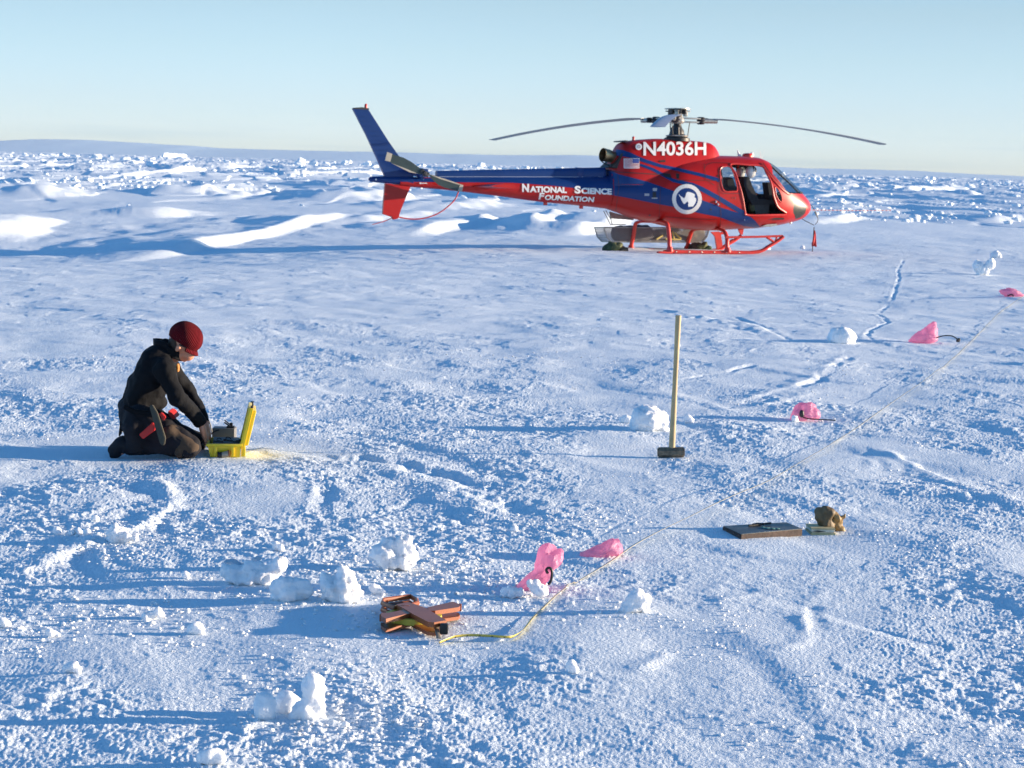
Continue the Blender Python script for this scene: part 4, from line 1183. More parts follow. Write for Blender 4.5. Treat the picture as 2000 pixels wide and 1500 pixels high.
def cargo(name, l, r, z0, z1, rr, mat, label):
    a = hp(l, z0, BY); b = hp(r, z1, BY)
    o = fuse(name, [((a[0], BY, a[1]), (b[0], BY, b[1]), rr, rr, (1, 1))], .035, mat, None, 3, disp=((.12, .03, 3.1),))
    o.matrix_world = HM; tag(o, label, 'bag'); return o
cargo('duffel_bag', 1208, 1262, 456, 455, .19, M_DUF, 'long dark brown duffel bag at the rear of the cargo basket')
cargo('duffel_bag', 1280, 1322, 460, 457, .15, simple_mat('black_bag', (.04, .04, .042), rough=.7, var=.4, bump=.01, bscale=9), 'blackish bag in the middle of the cargo basket, straps hanging')
cargo('canvas_sack', 1345, 1362, 459, 458, .19, M_KHAKI, 'khaki canvas sack at the front end of the cargo basket')
mb = MB()
for a, b in (((1282,467),(1294,460)), ((1300,467),(1330,468)), ((1318,455),(1330,466)), ((1314,452),(1317,470))):
    p, r = hp(*a, BY - .3), hp(*b, BY - .3); mb.tube([(p[0], BY - .3, p[1]), (r[0], BY - .3, r[1])], .022, 6)
ob_ = mb.build('cargo_strap', simple_mat('yellow_strap', (.62, .50, .16), rough=.6), bk)

# ---- nose wires, streamer and far line
p1 = [hp(1577,394,0), hp(1586,403,0), hp(1593,414,0), hp(1597,424,0), hp(1597,432,0), hp(1592,439,0)]
wires = empty('tow_loop'); wires.parent = heli
MB().tube(catmull([(p[0], 0, p[1]) for p in p1], 5), .008, 6).build('wire', M_BLACK, wires)
p2 = [hp(1565,427,0), hp(1578,434,0), hp(1590,440,0)]
MB().tube([(p[0], 0, p[1]) for p in p2], .009, 6).build('wire', M_DMETAL, wires)
a, b = hp(1592,414,0), hp(1597,425,0); MB().tube([(a[0], 0, a[1]), (b[0], 0, b[1])], [.02, .012], 8).build('weight', M_DMETAL, wires)
# ------------------------------------------------------------------ kneeling person
PG = gp(300, 888)
PV_Y = PG.y
def pp(px, py, dy=0.0):
    """picture point on the person's own upright plane, dy further away"""
    d = ray(px, py); t = (PV_Y + dy) / d.y
    return CAM + d * t
person = empty('person', PG)
tag(person, 'person kneeling in black jacket and dark red knit hat, hands in a yellow case', 'person')
def P_(px, py, dy=0.0): return pp(px, py, dy) - PG
M_SKIN = simple_mat('skin', (.74, .30, .17), rough=.5, var=.08, vscale=20)
M_JACK = simple_mat('black_jacket', (.0045, .005, .007), rough=.85, spec=.2, var=.3, vscale=7, bump=.012, bscale=14)
M_PANT = simple_mat('dark_trousers', (.014, .014, .018), rough=.85, spec=.2, var=.3, vscale=6, bump=.010, bscale=14)
M_PANTB = simple_mat('brown_trouser_front', (.075, .052, .036), rough=.85, spec=.2, var=.25, vscale=8, bump=.008, bscale=16)
M_BOOT = simple_mat('boots', (.007, .008, .012), rough=.7, spec=.3, var=.3, bump=.003)
def knit_mat():
    m, nt, b = new_mat('red_knit')
    b.inputs['Roughness'].default_value = .9; b.inputs['Specular IOR Level'].default_value = .15
    tcn = nd(nt, 'ShaderNodeTexCoord'); sp = nd(nt, 'ShaderNodeSeparateXYZ'); lnk(nt, tcn.outputs['Object'], sp.inputs[0])
    at = nd(nt, 'ShaderNodeMath', operation='ARCTAN2'); lnk(nt, sp.outputs[0], at.inputs[0]); lnk(nt, sp.outputs[1], at.inputs[1])
    mu = nd(nt, 'ShaderNodeMath', operation='MULTIPLY'); mu.inputs[1].default_value = 56; lnk(nt, at.outputs[0], mu.inputs[0])
    sn = nd(nt, 'ShaderNodeMath', operation='SINE'); lnk(nt, mu.outputs[0], sn.inputs[0])
    r = nd(nt, 'ShaderNodeMapRange'); r.inputs['From Min'].default_value = -1; lnk(nt, sn.outputs[0], r.inputs['Value'])
    mx = nd(nt, 'ShaderNodeMix', data_type='RGBA'); mx.inputs[6].default_value = (.075, .003, .006, 1); mx.inputs[7].default_value = (.17, .006, .011, 1)
    lnk(nt, r.outputs[0], mx.inputs[0]); lnk(nt, mx.outputs[2], b.inputs['Base Color'])
    bp = nd(nt, 'ShaderNodeBump'); bp.inputs['Distance'].default_value = .006; lnk(nt, r.outputs[0], bp.inputs['Height']); lnk(nt, bp.outputs[0], b.inputs['Normal'])
    return m
M_KNIT = knit_mat()
# --- body: one continuous surface, with separate fingers
hips = P_(270, 806); waist = P_(280, 780); chest = P_(302, 725); neckb = P_(322, 696); headc = P_(354, 672)
NEAR, FAR = -.17, .17
def hand(wrist, palm, reach, side, curl):
    """fingers fan out from the palm; reach = direction of the fingers"""
    sh = []
    d = (palm - wrist).normalized(); rch = reach.normalized()
    w = Vector((0, 1, 0)) * side
    sh.append((wrist, wrist + (palm - wrist) * .5, .027, .034, (1.15, .7), w)); sh.append((wrist + (palm - wrist) * .4, palm, .036, .036, (1.25, .6), w))
    for i, ln in enumerate((.066, .076, .071, .056)):
        off = w * (-.030 + .021 * i)
        k0 = palm + off + d * .018; k1 = k0 + (d * .6 + rch * .5).normalized() * ln * .5; k2 = k1 + (rch + Vector((0, 0, -curl))).normalized() * ln * .42
        sh.append((k0 - d * .02, k0, .0095, .0095)); sh.append((k0, k1, .0095, .0085)); sh.append((k1, k2, .0085, .0068))
    t0 = wrist + (palm - wrist) * .55 - w * .03
    t1 = t0 + (-w * .028 + d * .028 + rch * .012); t2 = t1 + (d * .026 - w * .006 + rch * .01)
    sh.append((t0, t1, .013, .0105)); sh.append((t1, t2, .0105, .0085))
    return sh
shN = P_(320, 720, NEAR); elN = P_(347, 775, NEAR - .05); wrN = P_(393, 827, -.06); pmN = P_(399, 848, -.03)
shF = P_(330, 716, FAR); elF = P_(368, 768, FAR + .05); wrF = P_(402, 826, .10); pmF = P_(406, 850, .09)
kneeN = P_(370, 870, NEAR); kneeF = P_(378, 867, FAR + .02); ankN = P_(250, 872, NEAR + .02); ankF = P_(256, 868, FAR - .02)
hipN = P_(272, 815, NEAR + .05); hipF = P_(274, 812, FAR - .05)
body_shapes = [
    (hips, waist, .095, .09, (1.3, .85), (0, 1, 0)), (waist, chest, .09, .10, (1.35, .8), (0, 1, 0)), (chest, neckb, .10, .055, (1.3, .8), (0, 1, 0)),
    (neckb, P_(346, 690), .058, .052),
    (P_(356, 668), P_(362, 655), .088, .088, (.88, 1), (0, 1, 0)), (P_(350, 681), P_(366, 690), .066, .050, (.85, 1), (0, 1, 0)), (P_(364, 694), P_(360, 699), .030, .026),
    (P_(376, 687), P_(379.5, 690), .013, .012), (P_(371, 682), P_(376, 687), .012, .013), (P_(370, 695), P_(371, 696), .014, .012),
    (P_(346, 683, -.078), P_(349, 679, -.080), .014, .017), (P_(346, 683, .078), P_(349, 679, .080), .014, .017),
    (shN, elN, .046, .036), (elN, wrN, .035, .024), (shF, elF, .046, .036), (elF, wrF, .035, .024),
    (neckb + Vector((-.04, 0, -.09)), shN, .055, .055), (neckb + Vector((-.04, 0, -.09)), shF, .055, .055),
    (hipN, kneeN, .075, .052), (hipF, kneeF, .075, .052), (kneeN, ankN, .050, .034), (kneeF, ankF, .050, .034),
    (ankN, P_(224, 886, NEAR + .02), .032, .028), (ankF, P_(230, 882, FAR - .02), .032, .028)]
body_shapes += hand(wrN, pmN, Vector((.35, 0, -1)), -1, .3) + hand(wrF, pmF, Vector((.25, 0, -1)), 1, .3)
body = fuse('body', body_shapes, .0055, M_SKIN, person, 3)
# --- jacket
jk = [(P_(277, 797), P_(277, 783), .122, .128, (1.5, .95), (0, 1, 0)), (P_(277, 783), P_(288, 750), .128, .134, (1.45, .95), (0, 1, 0)), (P_(288, 750), P_(303, 714), .134, .122, (1.5, .95), (0, 1, 0)),
      (P_(303, 714), P_(316, 692), .122, .088, (1.5, .9), (0, 1, 0)), (P_(316, 694), P_(325, 682), .088, .070), (P_(285, 788), P_(305, 786), .10, .062, (1.6, .8), (0, 1, 0)),
      (P_(302, 735), P_(322, 745), .09, .065, (1.5, .9), (0, 1, 0)),
      (shN, elN, .072, .058), (elN, P_(391, 822, -.065), .056, .036), (shF, elF, .070, .056), (elF, P_(400, 818, .105), .054, .036),
      (P_(308, 712), shN, .09, .072), (P_(308, 712), shF, .09, .072)]
fuse('jacket', jk, .012, M_JACK, person, 3, disp=((.10, .018, 1.7), (.045, .008, 4.2)))
G = []
for i in range(6):
    t = i / 5
    c = P_(327 + 3 * t - 6 * t, 692, 0) + Vector((0, 0, 0)); row = []
    base = P_(328, 690); top = P_(329, 672)
    c = base.lerp(top, t)
    for j in range(28):
        a = 2 * math.pi * j / 28
        r = .070 + .010 * t + .004 * math.sin(5 * a)
        row.append(c + Vector((math.cos(a) * r * 1.05, math.sin(a) * r, math.cos(a) * -.045 * (1 if math.cos(a) > 0 else .3) + (0.02 if t > .9 and math.cos(a) < 0 else 0))))
    G.append(row)
mb = MB().grid(G, closed_u=True); ob_ = mb.build('collar', M_JACK, person)
m_ = ob_.modifiers.new('s', 'SOLIDIFY'); m_.thickness = .014
# --- trousers
def leg_shapes(h, k, a, s):
    return [(h, k, .105, .078, (1, 1)), (k + Vector((-.02, 0, -.008)), a, .064, .050)]
tr_ = [(P_(266, 800), P_(268, 815), .112, .115, (1.5, 1), (0, 1, 0)), (P_(268, 808), P_(292, 816), .112, .09, (1.5, .9), (0, 1, 0))]
tr_ += leg_shapes(hipN, kneeN, ankN, -1) + leg_shapes(hipF, kneeF, ankF, 1)
tr_ += [(P_(264, 830, NEAR), P_(268, 868, NEAR), .085, .065), (P_(264, 830, FAR), P_(268, 866, FAR), .085, .065)]
fuse('trousers', tr_, .012, M_PANT, person, 3, disp=((.09, .018, 6.1), (.04, .007, 2.2)))
# lighter worn front panel over the near thigh and knee
a = hipN.lerp(kneeN, .60) + Vector((.010, -.028, .010)); b = kneeN + Vector((-.002, -.018, .0))
fuse('knee_panel', [(a, b, .072, .068, (1, .9)), (b, kneeN + Vector((-.05, -.012, -.04)), .062, .04)], .011, M_PANTB, person, 3, disp=((.07, .012, 8.8),))
# --- boots
for s, an in ((NEAR + .02, ankN), (FAR - .02, ankF)):
    dx = 0 if s < 0 else 6
    fuse('boot', [(an + Vector((.02, 0, .0)), P_(236 + dx, 868, s), .054, .050), (P_(240 + dx, 864, s), P_(226 + dx, 882, s), .046, .044, (.9, 1)), (P_(226 + dx, 879, s), P_(222 + dx, 888, s), .042, .030, (1, 1)), (P_(232 + dx, 862, s), P_(218 + dx, 878, s), .026, .028)], .010, M_BOOT, person, 3)
# --- hat: knitted cap with a short brim
hat = empty('hat'); hat.parent = person
hc = P_(362, 661)
hat.location = hc
hat.rotation_euler = (0, rad(30), 0); tilt = Matrix.Identity(3)                     # crown tips forward with the bowed head
G = []
for i in range(15):
    e = rad(-18 + 108 * i / 14)
    r = .105 * math.cos(e) ** .9 if e > 0 else .105 * (1 - .10 * (e / rad(-18)))
    z = .108 * math.sin(e)
    row = [tilt @ Vector((r * 1.06 * math.cos(2 * math.pi * j / 88) * (1 + .012 * (j % 2)), r * .93 * math.sin(2 * math.pi * j / 88) * (1 + .012 * (j % 2)), z)) for j in range(88)]
    G.append(row)
mb = MB().grid(G, closed_u=True)
cap = mb.build('cap_body', M_KNIT, hat, angle=rad(80))
G = []
for i in range(4):
    t = i / 3
    G.append([tilt @ Vector(((.101 + .018 * t * math.cos(a_ * .9)) * 1.06 * math.cos(a_), .099 * .96 * math.sin(a_) * (1 + .03 * t), -.030 - .022 * t - .006 * abs(a_))) for a_ in np.linspace(-1.15, 1.15, 60)])
ob_ = MB().grid(G).build('brim', M_KNIT, hat, angle=rad(80)); m_ = ob_.modifiers.new('s', 'SOLIDIFY'); m_.thickness = .010
# --- hair at the nape, sunglasses, ear-side strap
M_HAIR = simple_mat('brown_hair', (.05, .028, .018), rough=.8, var=.4, vscale=40)
fuse('hair', [(P_(340, 668, -.045), P_(343, 680, -.06), .034, .022), (P_(340, 668, .045), P_(343, 680, .06), .034, .022), (P_(337, 672), P_(336, 684), .05, .03, (1.3, .7), (0, 1, 0))], .009, M_HAIR, person, 2)
mb = MB()
for s in (-1, 1):
    c = P_(374, 684.5, s * .034)
    mb.lathe([(.0, -.004), (.021, -.003), (.023, .001), (0, .004)], c, rot=Matrix.Rotation(rad(130), 3, 'Y') @ Matrix.Rotation(0, 3, 'X'), n=18)
    mb.tube([c + Vector((-.004, s * .022, .006)), P_(362, 678, s * .076), P_(350, 673, s * .078)], .0045, 6)
mb.tube([P_(375.5, 684, -.014), P_(375.5, 684, .014)], .004, 6)
mb.build('sunglasses', M_BLACK, person)
# --- harness: belt, red pouch and strap, dark flap
M_RSTR = simple_mat('red_webbing', (.55, .02, .015), rough=.55, var=.1, bump=.001)
M_FLAP = simple_mat('grey_olive_flap', (.055, .052, .038), rough=.8, var=.2, bump=.003)
def slab(name, pts, y0, y1, mat, parent=person):
    q = [P_(a, b, y0) for a, b in pts]
    mb = MB(); n = len(q)
    top = q; bot = [v + Vector((0, y1 - y0, 0)) for v in q]
    o = top + bot
    f = [tuple(range(n)), tuple(reversed(range(n, 2 * n)))] + [(k, k + n, (k + 1) % n + n, (k + 1) % n) for k in range(n)]
    bm = bmesh.new(); vv = [bm.verts.new(v) for v in o]
    for ff in f: bm.faces.new([vv[i] for i in ff])
    bmesh.ops.recalc_face_normals(bm, faces=bm.faces[:])
    bmesh.ops.bevel(bm, geom=bm.edges[:], offset=.004, segments=2, affect='EDGES')
    return bm_obj(name, bm, mat, parent, angle=rad(40))
slab('red_pouch', [(271,849),(297,826),(304,832),(302,841),(279,858)], -.30, -.26, M_RSTR)
slab('red_strap', [(309,808),(316,806),(324,815),(319,822)], -.30, -.27, M_RSTR)
slab('red_strap', [(327,803),(334,805),(343,816),(339,820),(330,813)], -.10, .08, M_RSTR)
slab('hanging_flap', [(291,793),(298,791),(307,806),(318,840),(323,856),(321,869),(317,871),(312,866),(303,836)], -.335, -.305, M_FLAP)
slab('belt', [(243,790),(262,800),(290,803),(312,800),(318,806),(311,811),(288,812),(260,809),(241,799)], -.272, -.235, M_JACK)
slab('back_strap', [(235,818),(238,818),(238,846),(233,853),(231,852)], -.10, -.08, M_JACK)
slab('zip_flap', [(343,714),(346,711),(348,717),(347,728),(345,724)], -.045, .03, simple_mat('orange_lining', (.40, .16, .02), rough=.7))

# ------------------------------------------------------------------ yellow case with lid up
YC = gp(436, 888)
def on_plane(px, py, Y0): 
    d = ray(px, py); return CAM + d * (Y0 / d.y)
case = empty('equipment_case', YC)
tag(case, 'bright yellow hard case lying open with its lid standing up', 'case')
M_YEL = simple_mat('yellow_plastic', (.80, .58, .01), rough=.38, var=.06, coat=.2)
M_GREYB = simple_mat('grey_battery', (.16, .155, .15), rough=.6, var=.15)
Yn = YC.y - .13; Yf = YC.y + .20
lo = lambda v: v - YC
z0 = YC.z
L = on_plane(404, 870, Yn); Rr = on_plane(470, 872, Yn); Lb = on_plane(410, 892, Yn)
xl, xr_, xlb = L.x, Rr.x, Lb.x
zt_ = z0 + .085
mb = MB()
def frust(x0, x1, xb0, xb1, y0, y1, ya, yb, z0_, z1_):
    vs = [(xb0, ya, z0_), (xb1, ya, z0_), (xb1, yb, z0_), (xb0, yb, z0_), (x0, y0, z1_), (x1, y0, z1_), (x1, y1, z1_), (x0, y1, z1_)]
    return vs
V = frust(xl, xr_, xlb, xr_ - .008, Yn, Yf, Yn + .012, Yf - .012, z0, zt_)
IN = frust(xl + .012, xr_ - .012, xlb + .012, xr_ - .016, Yn + .012, Yf - .012, Yn + .02, Yf - .02, z0 + .012, zt_)
vs = [Vector(v) - YC for v in V + IN]
fs = [(3, 2, 1, 0), (0, 1, 5, 4), (1, 2, 6, 5), (2, 3, 7, 6), (3, 0, 4, 7), (8, 9, 10, 11), (12, 13, 9, 8), (13, 14, 10, 9), (14, 15, 11, 10), (15, 12, 8, 11), (4, 5, 13, 12), (5, 6, 14, 13), (6, 7, 15, 14), (7, 4, 12, 15)]
mb.add(vs, fs); mb.box(Vector(((xl + xr_) / 2, Yn - .002, zt_ - .008)) - YC, (xr_ - xl + .012, .012, .016), bevel=.003)
mb.box(Vector((xr_ + .014, (Yn + Yf) / 2, z0 + .045)) - YC, (.028, (Yf - Yn) * .9, .085), bevel=.006)
for q_ in (.25, .75): mb.box(Vector((xl + (xr_ - xl) * q_, Yn - .001, z0 + .04)) - YC, (.02, .014, .07), bevel=.003)
mb.build('case_base', M_YEL, case)
# lid, hinged on the right side, leaning a little outwards
b0 = on_plane(474, 874, Yn) - YC; t0 = on_plane(492, 799, Yn) - YC
dz = (t0 - b0); n_ = Vector((dz.z, 0, -dz.x)).normalized(); wl = Yf - Yn
R3 = Matrix((n_, Vector((0, 1, 0)), dz.normalized())).transposed()
mb = MB(); ctr = (b0 + t0) / 2 + Vector((0, wl / 2, 0))
mb.box(ctr, (.012, wl, dz.length), rot=R3, bevel=.004)
mb.box(ctr + n_ * .016 - Vector((0, 0, .0)), (.026, wl * .92, dz.length * .92), rot=R3, bevel=.010)
for s in (-1, 1): mb.box(ctr + Vector((0, s * (wl / 2 - .006), 0)) - n_ * .012, (.022, .012, dz.length * .97), rot=R3, bevel=.003)
mb.box(ctr - n_ * .012 + dz.normalized() * (dz.length / 2 - .006), (.022, wl, .012), rot=R3, bevel=.003)
mb.box((b0 + Vector((-.006, wl / 2, -.006))), (.03, wl * .8, .02), bevel=.005)
mb.build('lid', M_YEL, case)
top_ = t0 + Vector((0, .03, 0))
mb = MB(); mb.box(top_ + Vector((-.006, 0, -.008)), (.012, .05, .045), bevel=.003); mb.tube([top_ + Vector((0, 0, .0)), top_ + Vector((.002, 0, .028)), top_ + Vector((-.004, 0, .042))], .005, 6); mb.box(top_ + Vector((-.002, 0, .04)), (.022, .02, .006), bevel=.002)
mb.build('latch', M_BLACK, case)
mb = MB()
random.seed(4)
mb.box(Vector(((xl + xr_) / 2 + .01, (Yn + Yf) / 2, zt_ - .01)) - YC, (xr_ - xl - .05, Yf - Yn - .05, .03), bevel=.006)
for k in range(9): mb.box(Vector((xl + .05 + .02 * k, Yn + .06 + random.random() * .08, zt_ + .004)) - YC, (.022, .03, .016 + .012 * random.random()), bevel=.003)
mb.build('instrument_panel', M_BLACK, case)
# black connector plug on the near side
mb = MB(); mb.tube([on_plane(424, 889, Yn - .012) - YC, on_plane(432, 889, Yn - .012) - YC], .021, 14); pl = mb.build('plug_cap', M_BLACK, case)
mb = MB(); mb.tube([on_plane(432, 888.5, Yn - .012) - YC, on_plane(445, 886, Yn - .012) - YC], [.017, .019], 14); mb.build('plug_body', simple_mat('worn_plug', (.34, .29, .22), rough=.5, var=.3, vscale=40), case)
mb = MB(); mb.tube([on_plane(444.5, 886, Yn - .01) - YC, on_plane(447, 885.6, Yn - .01) - YC], .022, 14); mb.build('plug_ring', simple_mat('brown_ring', (.22, .08, .03), rough=.5), case)
case.rotation_euler = (0, 0, rad(7.2)); case.location.x -= .014
# grey battery box behind the case
BG = gp(438, 868); BG.y = YC.y + .32; BG.z = hz(BG.x, BG.y)
bat = empty('battery_box', BG)
tag(bat, 'grey rectangular battery standing just behind the yellow case', 'battery')
a = on_plane(414, 836, BG.y); b = on_plane(458, 838, BG.y)
w_ = b.x - a.x; h_ = a.z - BG.z
MB().box(Vector(((a.x + b.x) / 2 - BG.x, .06, h_ / 2)), (w_, .12, h_), bevel=.006).build('battery_body', M_GREYB, bat)
mb = MB(); mb.box(Vector((b.x - BG.x - .03, .04, h_ + .006)), (.05, .05, .014), bevel=.003); mb.box(Vector((b.x - BG.x - .025, .03, h_ + .02)), (.018, .02, .03), bevel=.003)
mb.tube([Vector((b.x - BG.x - .03, .03, h_ + .02)), Vector((b.x - BG.x - .07, .03, h_ + .05))], .004, 6)
mb.build('terminal', M_BLACK, bat)
# cables
M_CABLE = simple_mat('black_cable', (.012, .012, .013), rough=.45)
def cable(pts, r, name='cable', label=None, parent=None, mat=None, cat='cable', seg=7, group=None):
    o = MB().tube(catmull(pts, seg), r, 6).build(name, mat or M_CABLE, parent)
    if label: tag(o, label, cat, group)
    return o
q = [on_plane(*p, YC.y + .14) - YC for p in ((438,840),(428,843),(421,850),(419,862),(420,872))]
cable(q, .0045, 'cable', parent=case)
q = [on_plane(*p, YC.y + .05) - YC for p in ((425,862),(431,857),(437,857),(442,864),(440,872))]
cable(q, .003, 'cable', parent=case)
q = [on_plane(*p, YC.y + .03) - YC for p in ((445,858),(449,854),(456,857),(458,866))]
cable(q, .003, 'cable', parent=case)
q = [on_plane(*p, YC.y + .0) - YC for p in ((394,869),(404,866),(413,869),(421,874))]
cable(q, .008, 'cable', parent=case)
q = [on_plane(*p, YC.y + .22) for p in ((404,816),(409,824),(412,834),(414,846))]
cable(q, .004, 'wrist_cable', 'thin black cable running down past the kneeling person’s wrist')
q = [on_plane(*p, YC.y + .25) - BG for p in ((438,825),(444,829),(450,833))]
cable(q, .005, 'cable', parent=bat)

# ------------------------------------------------------------------ sledgehammer
HG = gp(1310, 893)
M_WOOD = simple_mat('pale_ash_wood', (.47, .35, .18), rough=.55, var=.14, vscale=12)
M_IRON = simple_mat('worn_iron', (.22, .165, .11), rough=.55, metal=.35, var=.45, vscale=30, bump=.002)
ham = empty('sledgehammer', HG)
tag(ham, 'sledgehammer standing on its iron head with the pale wooden handle upright', 'hammer')
a = on_plane(1284, 884.5, HG.y) - HG; b = on_plane(1337, 884, HG.y) - HG
ax = (b - a).normalized(); ctr = (a + b) / 2; Lh = (b - a).length
R3 = Matrix((ax, Vector((0, 1, 0)), ax.cross(Vector((0, 1, 0))))).transposed()
bm = bmesh.new(); bmesh.ops.create_cone(bm, segments=8, radius1=.036, radius2=.036, depth=Lh, cap_ends=True)
for v in bm.verts:
    v.co = Matrix.Rotation(rad(22.5), 3, 'Z') @ v.co
bmesh.ops.bevel(bm, geom=[e for e in bm.edges if abs(e.verts[0].co.z - e.verts[1].co.z) < .001], offset=.007, segments=2, affect='EDGES')
for v in bm.verts:
    c = v.co.copy(); v.co = R3 @ Vector((c.z, c.x * (.92 if abs(c.z) < Lh * .32 else 1.0), c.y)) + Vector((ctr.x, 0, max(.034, ctr.z)))
bm_obj('hammer_head', bm, M_IRON, ham, angle=rad(30))
tp = on_plane(1325, 616, HG.y) - HG; bt = on_plane(1312, 880, HG.y) - HG
pts = [bt.lerp(tp, t) for t in np.linspace(0, 1, 14)]
rr_ = [.0215, .0208, .0202, .0196, .0188, .018, .0172, .0168, .0168, .0170, .0176, .0184, .0192, .0190]
hd = MB().tube(pts, rr_, 18, flat=.85, flatdir=(1, 0, 0)).build('handle', M_WOOD, ham)

# ------------------------------------------------------------------ flat board, notebook and gloves
BO = gp(1495, 1044)
c4 = [gp(*p) for p in ((1447,1053.5),(1567,1047),(1536,1031.5),(1411,1035))]
zb_ = max(c.z for c in c4) + .004
brd = empty('strike_plate', BO)
tag(brd, 'flat grey metal strike plate with rusty edge lying on the snow', 'metal plate')
M_PLATE = simple_mat('dull_plate', (.075, .085, .09), rough=.45, metal=.3, var=.4, vscale=9, bump=.002, bscale=25)
M_RUST = simple_mat('rusty_edge', (.06, .037, .03), rough=.8, var=.4, vscale=30, bump=.002)
def plate(name, c4, z0_, z1_, mat, parent, org, grow=0.0):
    ce = sum(c4, Vector()) / 4
    q = [ce + (c - ce) * (1 + grow) for c in c4]
    vs = [Vector((c.x, c.y, z0_)) - org for c in q] + [Vector((c.x, c.y, z1_)) - org for c in q]
    bm = bmesh.new(); vv = [bm.verts.new(v) for v in vs]
    for f in [(3, 2, 1, 0), (4, 5, 6, 7), (0, 1, 5, 4), (1, 2, 6, 5), (2, 3, 7, 6), (3, 0, 4, 7)]: bm.faces.new([vv[i] for i in f])
    bmesh.ops.bevel(bm, geom=bm.edges[:], offset=.003, segments=2, affect='EDGES')
    return bm_obj(name, bm, mat, parent, angle=rad(40))
plate('plate_edge', c4, zb_ - .02, zb_ + .014, M_RUST, brd, BO)
plate('plate_top', c4, zb_ + .0145, zb_ + .018, M_PLATE, brd, BO, -.012)
M_VERD = simple_mat('verdigris', (.12, .26, .22), rough=.8, var=.5, vscale=40)
mb = MB()
for px, py, r in ((1499,1042,.026),(1508,1043.5,.022),(1517,1044.5,.018),(1490,1040,.014)):
    c = gp(px, py); mb.lathe([(0, -.002), (r, 0), (r * .7, .003), (0, .004)], Vector((c.x, c.y, zb_ + .020)) - BO, 'Z', 14)
mb.build('verdigris_stain', M_VERD, brd)
mb = MB()
for px, py, px2, py2 in ((1462,1037,1505,1035.5),(1480,1034,1470,1036),(1476,1033,1492,1036)):
    c, d = gp(px, py), gp(px2, py2); mb.tube([Vector((c.x, c.y, zb_ + .024)) - BO, Vector((d.x, d.y, zb_ + .028)) - BO], .006, 6)
mb.build('wire_scraps', M_BLACK, brd)
NB = gp(1600, 1042)
nb = empty('notebook', NB)
tag(nb, 'thick cream notebook with its pages spread, beside the flat plate', 'notebook')
M_COVER = simple_mat('cream_cover', (.55, .45, .24), rough=.6, var=.2, vscale=20)
M_PAGES = simple_mat('paper_pages', (.78, .70, .54), rough=.8, var=.15, vscale=60)
c4 = [gp(*p) for p in ((1584,1045.5),(1632,1045),(1622,1033),(1572,1034.5))]
zn = max(c.z for c in c4) + .003
plate('cover_back', c4, zn - .012, zn + .004, M_COVER, nb, NB)
plate('pages', c4, zn + .0045, zn + .021, M_PAGES, nb, NB, -.05)
plate('cover_front', c4, zn + .0215, zn + .027, M_COVER, nb, NB)
a, b = c4[0] - NB, c4[1] - NB
mb = MB(); p0 = a.lerp(b, .02); p1 = a.lerp(b, .62); z_ = zn + .012 - NB.z
fy = Vector((0, -.004, 0))
mb.add([Vector((p0.x, p0.y, z_)) + fy, Vector((p0.lerp(p1, .45).x, p0.lerp(p1, .45).y, z_ - .004)) + fy, Vector((p1.x, p1.y, z_)) + fy, Vector((p0.lerp(p1, .4).x, p0.lerp(p1, .4).y, z_ + .0045)) + fy], [(0, 1, 2, 3)])
mb.build('page_gap_shade', M_BLACK, nb)  # black sheet stands for the shade between the spread pages
# leather gloves in a heap
GL = gp(1622, 1040)
M_LEATH = simple_mat('tan_leather', (.30, .19, .07), rough=.55, var=.35, vscale=14, bump=.004, bscale=40)
M_LEATH2 = simple_mat('dark_tan_leather', (.15, .10, .045), rough=.6, var=.35, vscale=14, bump=.004, bscale=40)
gY = GL.y + .03
def gq(px, py, dy=0): return on_plane(px, py, gY + dy) - GL
gl1 = [(gq(1600,1000), gq(1612,1024), .030, .034, (1, .8)), (gq(1612,1000), gq(1618,1026), .032, .034), (gq(1622,1002), gq(1612,1022), .026, .03),
       (gq(1597,998), gq(1598,1001), .018, .018), (gq(1600,1010), gq(1603,1024), .018, .016), (gq(1606,1014), gq(1607,1030), .016, .014), (gq(1613,1016), gq(1613,1032), .016, .013), (gq(1620,1016), gq(1619,1031), .016, .012)]
g1 = fuse('leather_glove', gl1, .007, M_LEATH2, None, 2, disp=((.05, .010, 2.4), (.02, .004, 7.7))); g1.location = GL
tag(g1, 'dark olive tan leather glove propped upright, fingers down by the notebook', 'glove', 'leather gloves')
gl2 = [(gq(1628,1006,.03), gq(1638,1018,.03), .024, .026), (gq(1622,1003,.0), gq(1634,1008,.0), .014, .013), (gq(1634,1008,0), gq(1639,1016,0), .013, .011), (gq(1638,1014,.02), gq(1650,1009,.02), .015, .011), (gq(1647,1010,.02), gq(1651,1004,.02), .011, .008),
       (gq(1630,1018,.03), gq(1640,1034,.03), .028, .026), (gq(1638,1030,.03), gq(1646,1038,.03), .024, .018), (gq(1628,1016,.02), gq(1624,1030,.0), .014, .012)]
g2 = fuse('leather_glove', gl2, .007, M_LEATH, None, 2, disp=((.05, .008, 5.4), (.02, .004, 1.7))); g2.location = GL
tag(g2, 'lighter golden tan leather glove lying crumpled behind the upright one', 'glove', 'leather gloves')

